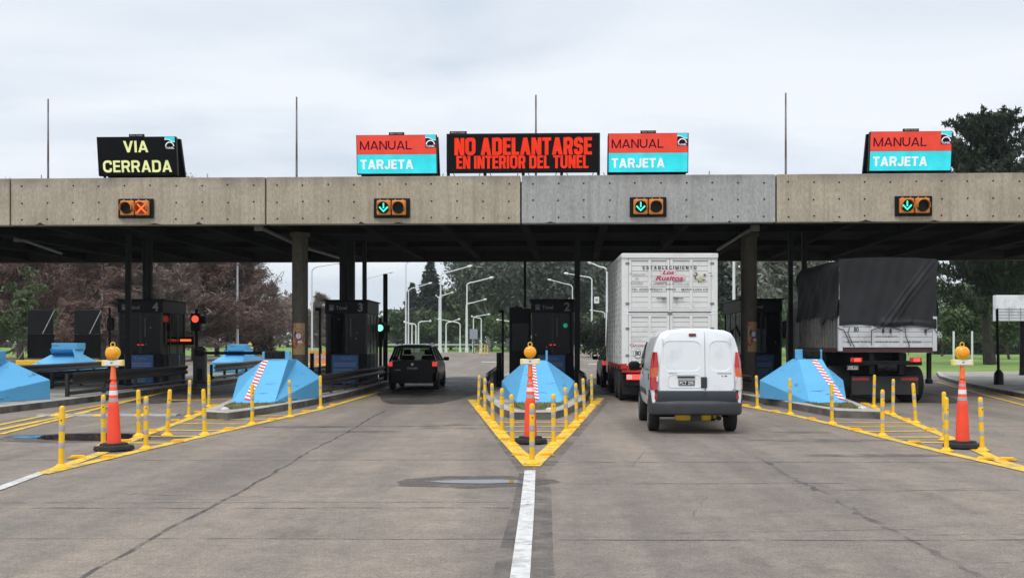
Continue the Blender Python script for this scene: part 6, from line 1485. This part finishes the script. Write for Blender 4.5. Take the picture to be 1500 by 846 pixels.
tdup(s1_, 1478, 100, .95, 'small park tree under the white shelter box', 1.5); tdup(s1_, 1380, 120, 1.0, 'small park tree beside the tarpaulin truck', 3); tdup(s1_, 1510, 110, 1.1, 'small park tree at the right picture edge', 4); tdup(s1_, 1440, 130, 1.0, 'small park tree farthest back on the right lawn', 5)
hedge = MB()
for i, (pa, pb, d, lab) in enumerate(((1365, 1570, 138, 'long dark clipped hedge across the back of the right lawn'),)):
    xa, xb = WX(pa, d), WX(pb, d); rn = np.random.default_rng(5); n = 9000
    o = thing('hedge', lab, 'hedge', ((xa + xb) / 2, d, -.03))
    pts = np.stack([rn.uniform(xa, xb, n) - (xa + xb) / 2, rn.uniform(-.8, .8, n), np.abs(rn.normal(0, 1, n)) * .2 + rn.uniform(0, 1.5, n)], 1); leaf_object('foliage', pts, .22, rn, T_dark, o)
    g = MB(); g.box(xa - (xa + xb) / 2, xb - (xa + xb) / 2, -.5, .5, 0, 1.3); g.build('inner_twigs', T_bark, o)
# low house strip and white posts on the right lawn
o = thing('park_building', 'low pale building far behind the right lawn', 'building', (WX(1440, 190), 190, -.03))
g = MB(); g.box(-9, 14, 0, 6, 0, 4.2); g.build('wall', mat('pale_render', (.5, .5, .5), .8), o)
g = MB(); g.box(-9.6, 14.6, -.6, 6.6, 4.2, 4.6, .03); g.build('roof', mat('grey_roof', (.2, .2, .21), .7), o)
for k in range(5): g = MB(); g.box(-7 + k * 4, -5.4 + k * 4, -.05, .02, 1.4, 3.0); g.build('window', M_gls, o)
first = None
for px, lab in ((1397, 'white post on the lawn left of the huge evergreen trunk'), (1424, 'white post on the lawn close to the huge evergreen trunk')):
    if first is None: first = tag(MB().tube([(0, 0, 0), (0, 0, 2.5)], .09, 8).build('lawn_post', M_white, None, smooth=50, loc=(WX(px, 92), 92, -.03)), lab, 'post', 'white posts on the lawn')
    else: c = first.copy(); COL.objects.link(c); c.location.x = WX(px, 92); c['label'] = lab
# distant wood closing the horizon
rn = np.random.default_rng(77); n = 60000
x = rn.uniform(-330, 330, n); d = 300 + rn.uniform(-8, 14, n); hh = 7.5 + 2.2 * np.sin(x * .07) + 1.6 * np.sin(x * .19 + 1) + 1.2 * np.sin(x * .47 + 2)
px = 780 + x * KPX / d; hh = hh + np.where(px > 690, 9, 0) + np.where(px < 440, 3, 0)
z = hh * rn.uniform(0, 1, n) ** .8
al = np.stack([x, d, z], 1)
for sel, mt in ((px > 560, T_gren), (px <= 560, T_grey)): o = leaf_object('distant_wood', al[sel], .85, rn, mt, None); o['kind'] = 'stuff'
# ================================================================ haze
DENS = 0.00022
if DENS > 0:
    hz_m = bpy.data.materials.new('haze_air'); hz_m.use_nodes = True; t = hz_m.node_tree; t.nodes.clear()
    oo = t.nodes.new('ShaderNodeOutputMaterial'); pv = t.nodes.new('ShaderNodeVolumePrincipled'); pv.inputs['Density'].default_value = DENS; pv.inputs['Color'].default_value = (.86, .90, .95, 1)
    pv.inputs['Anisotropy'].default_value = .2
    t.links.new(pv.outputs[0], oo.inputs['Volume'])
    g = MB(); g.box(-905, 905, -65, 1805, -1.1, 36); o = g.build('haze', hz_m); o['kind'] = 'stuff'
bpy.context.view_layer.update()
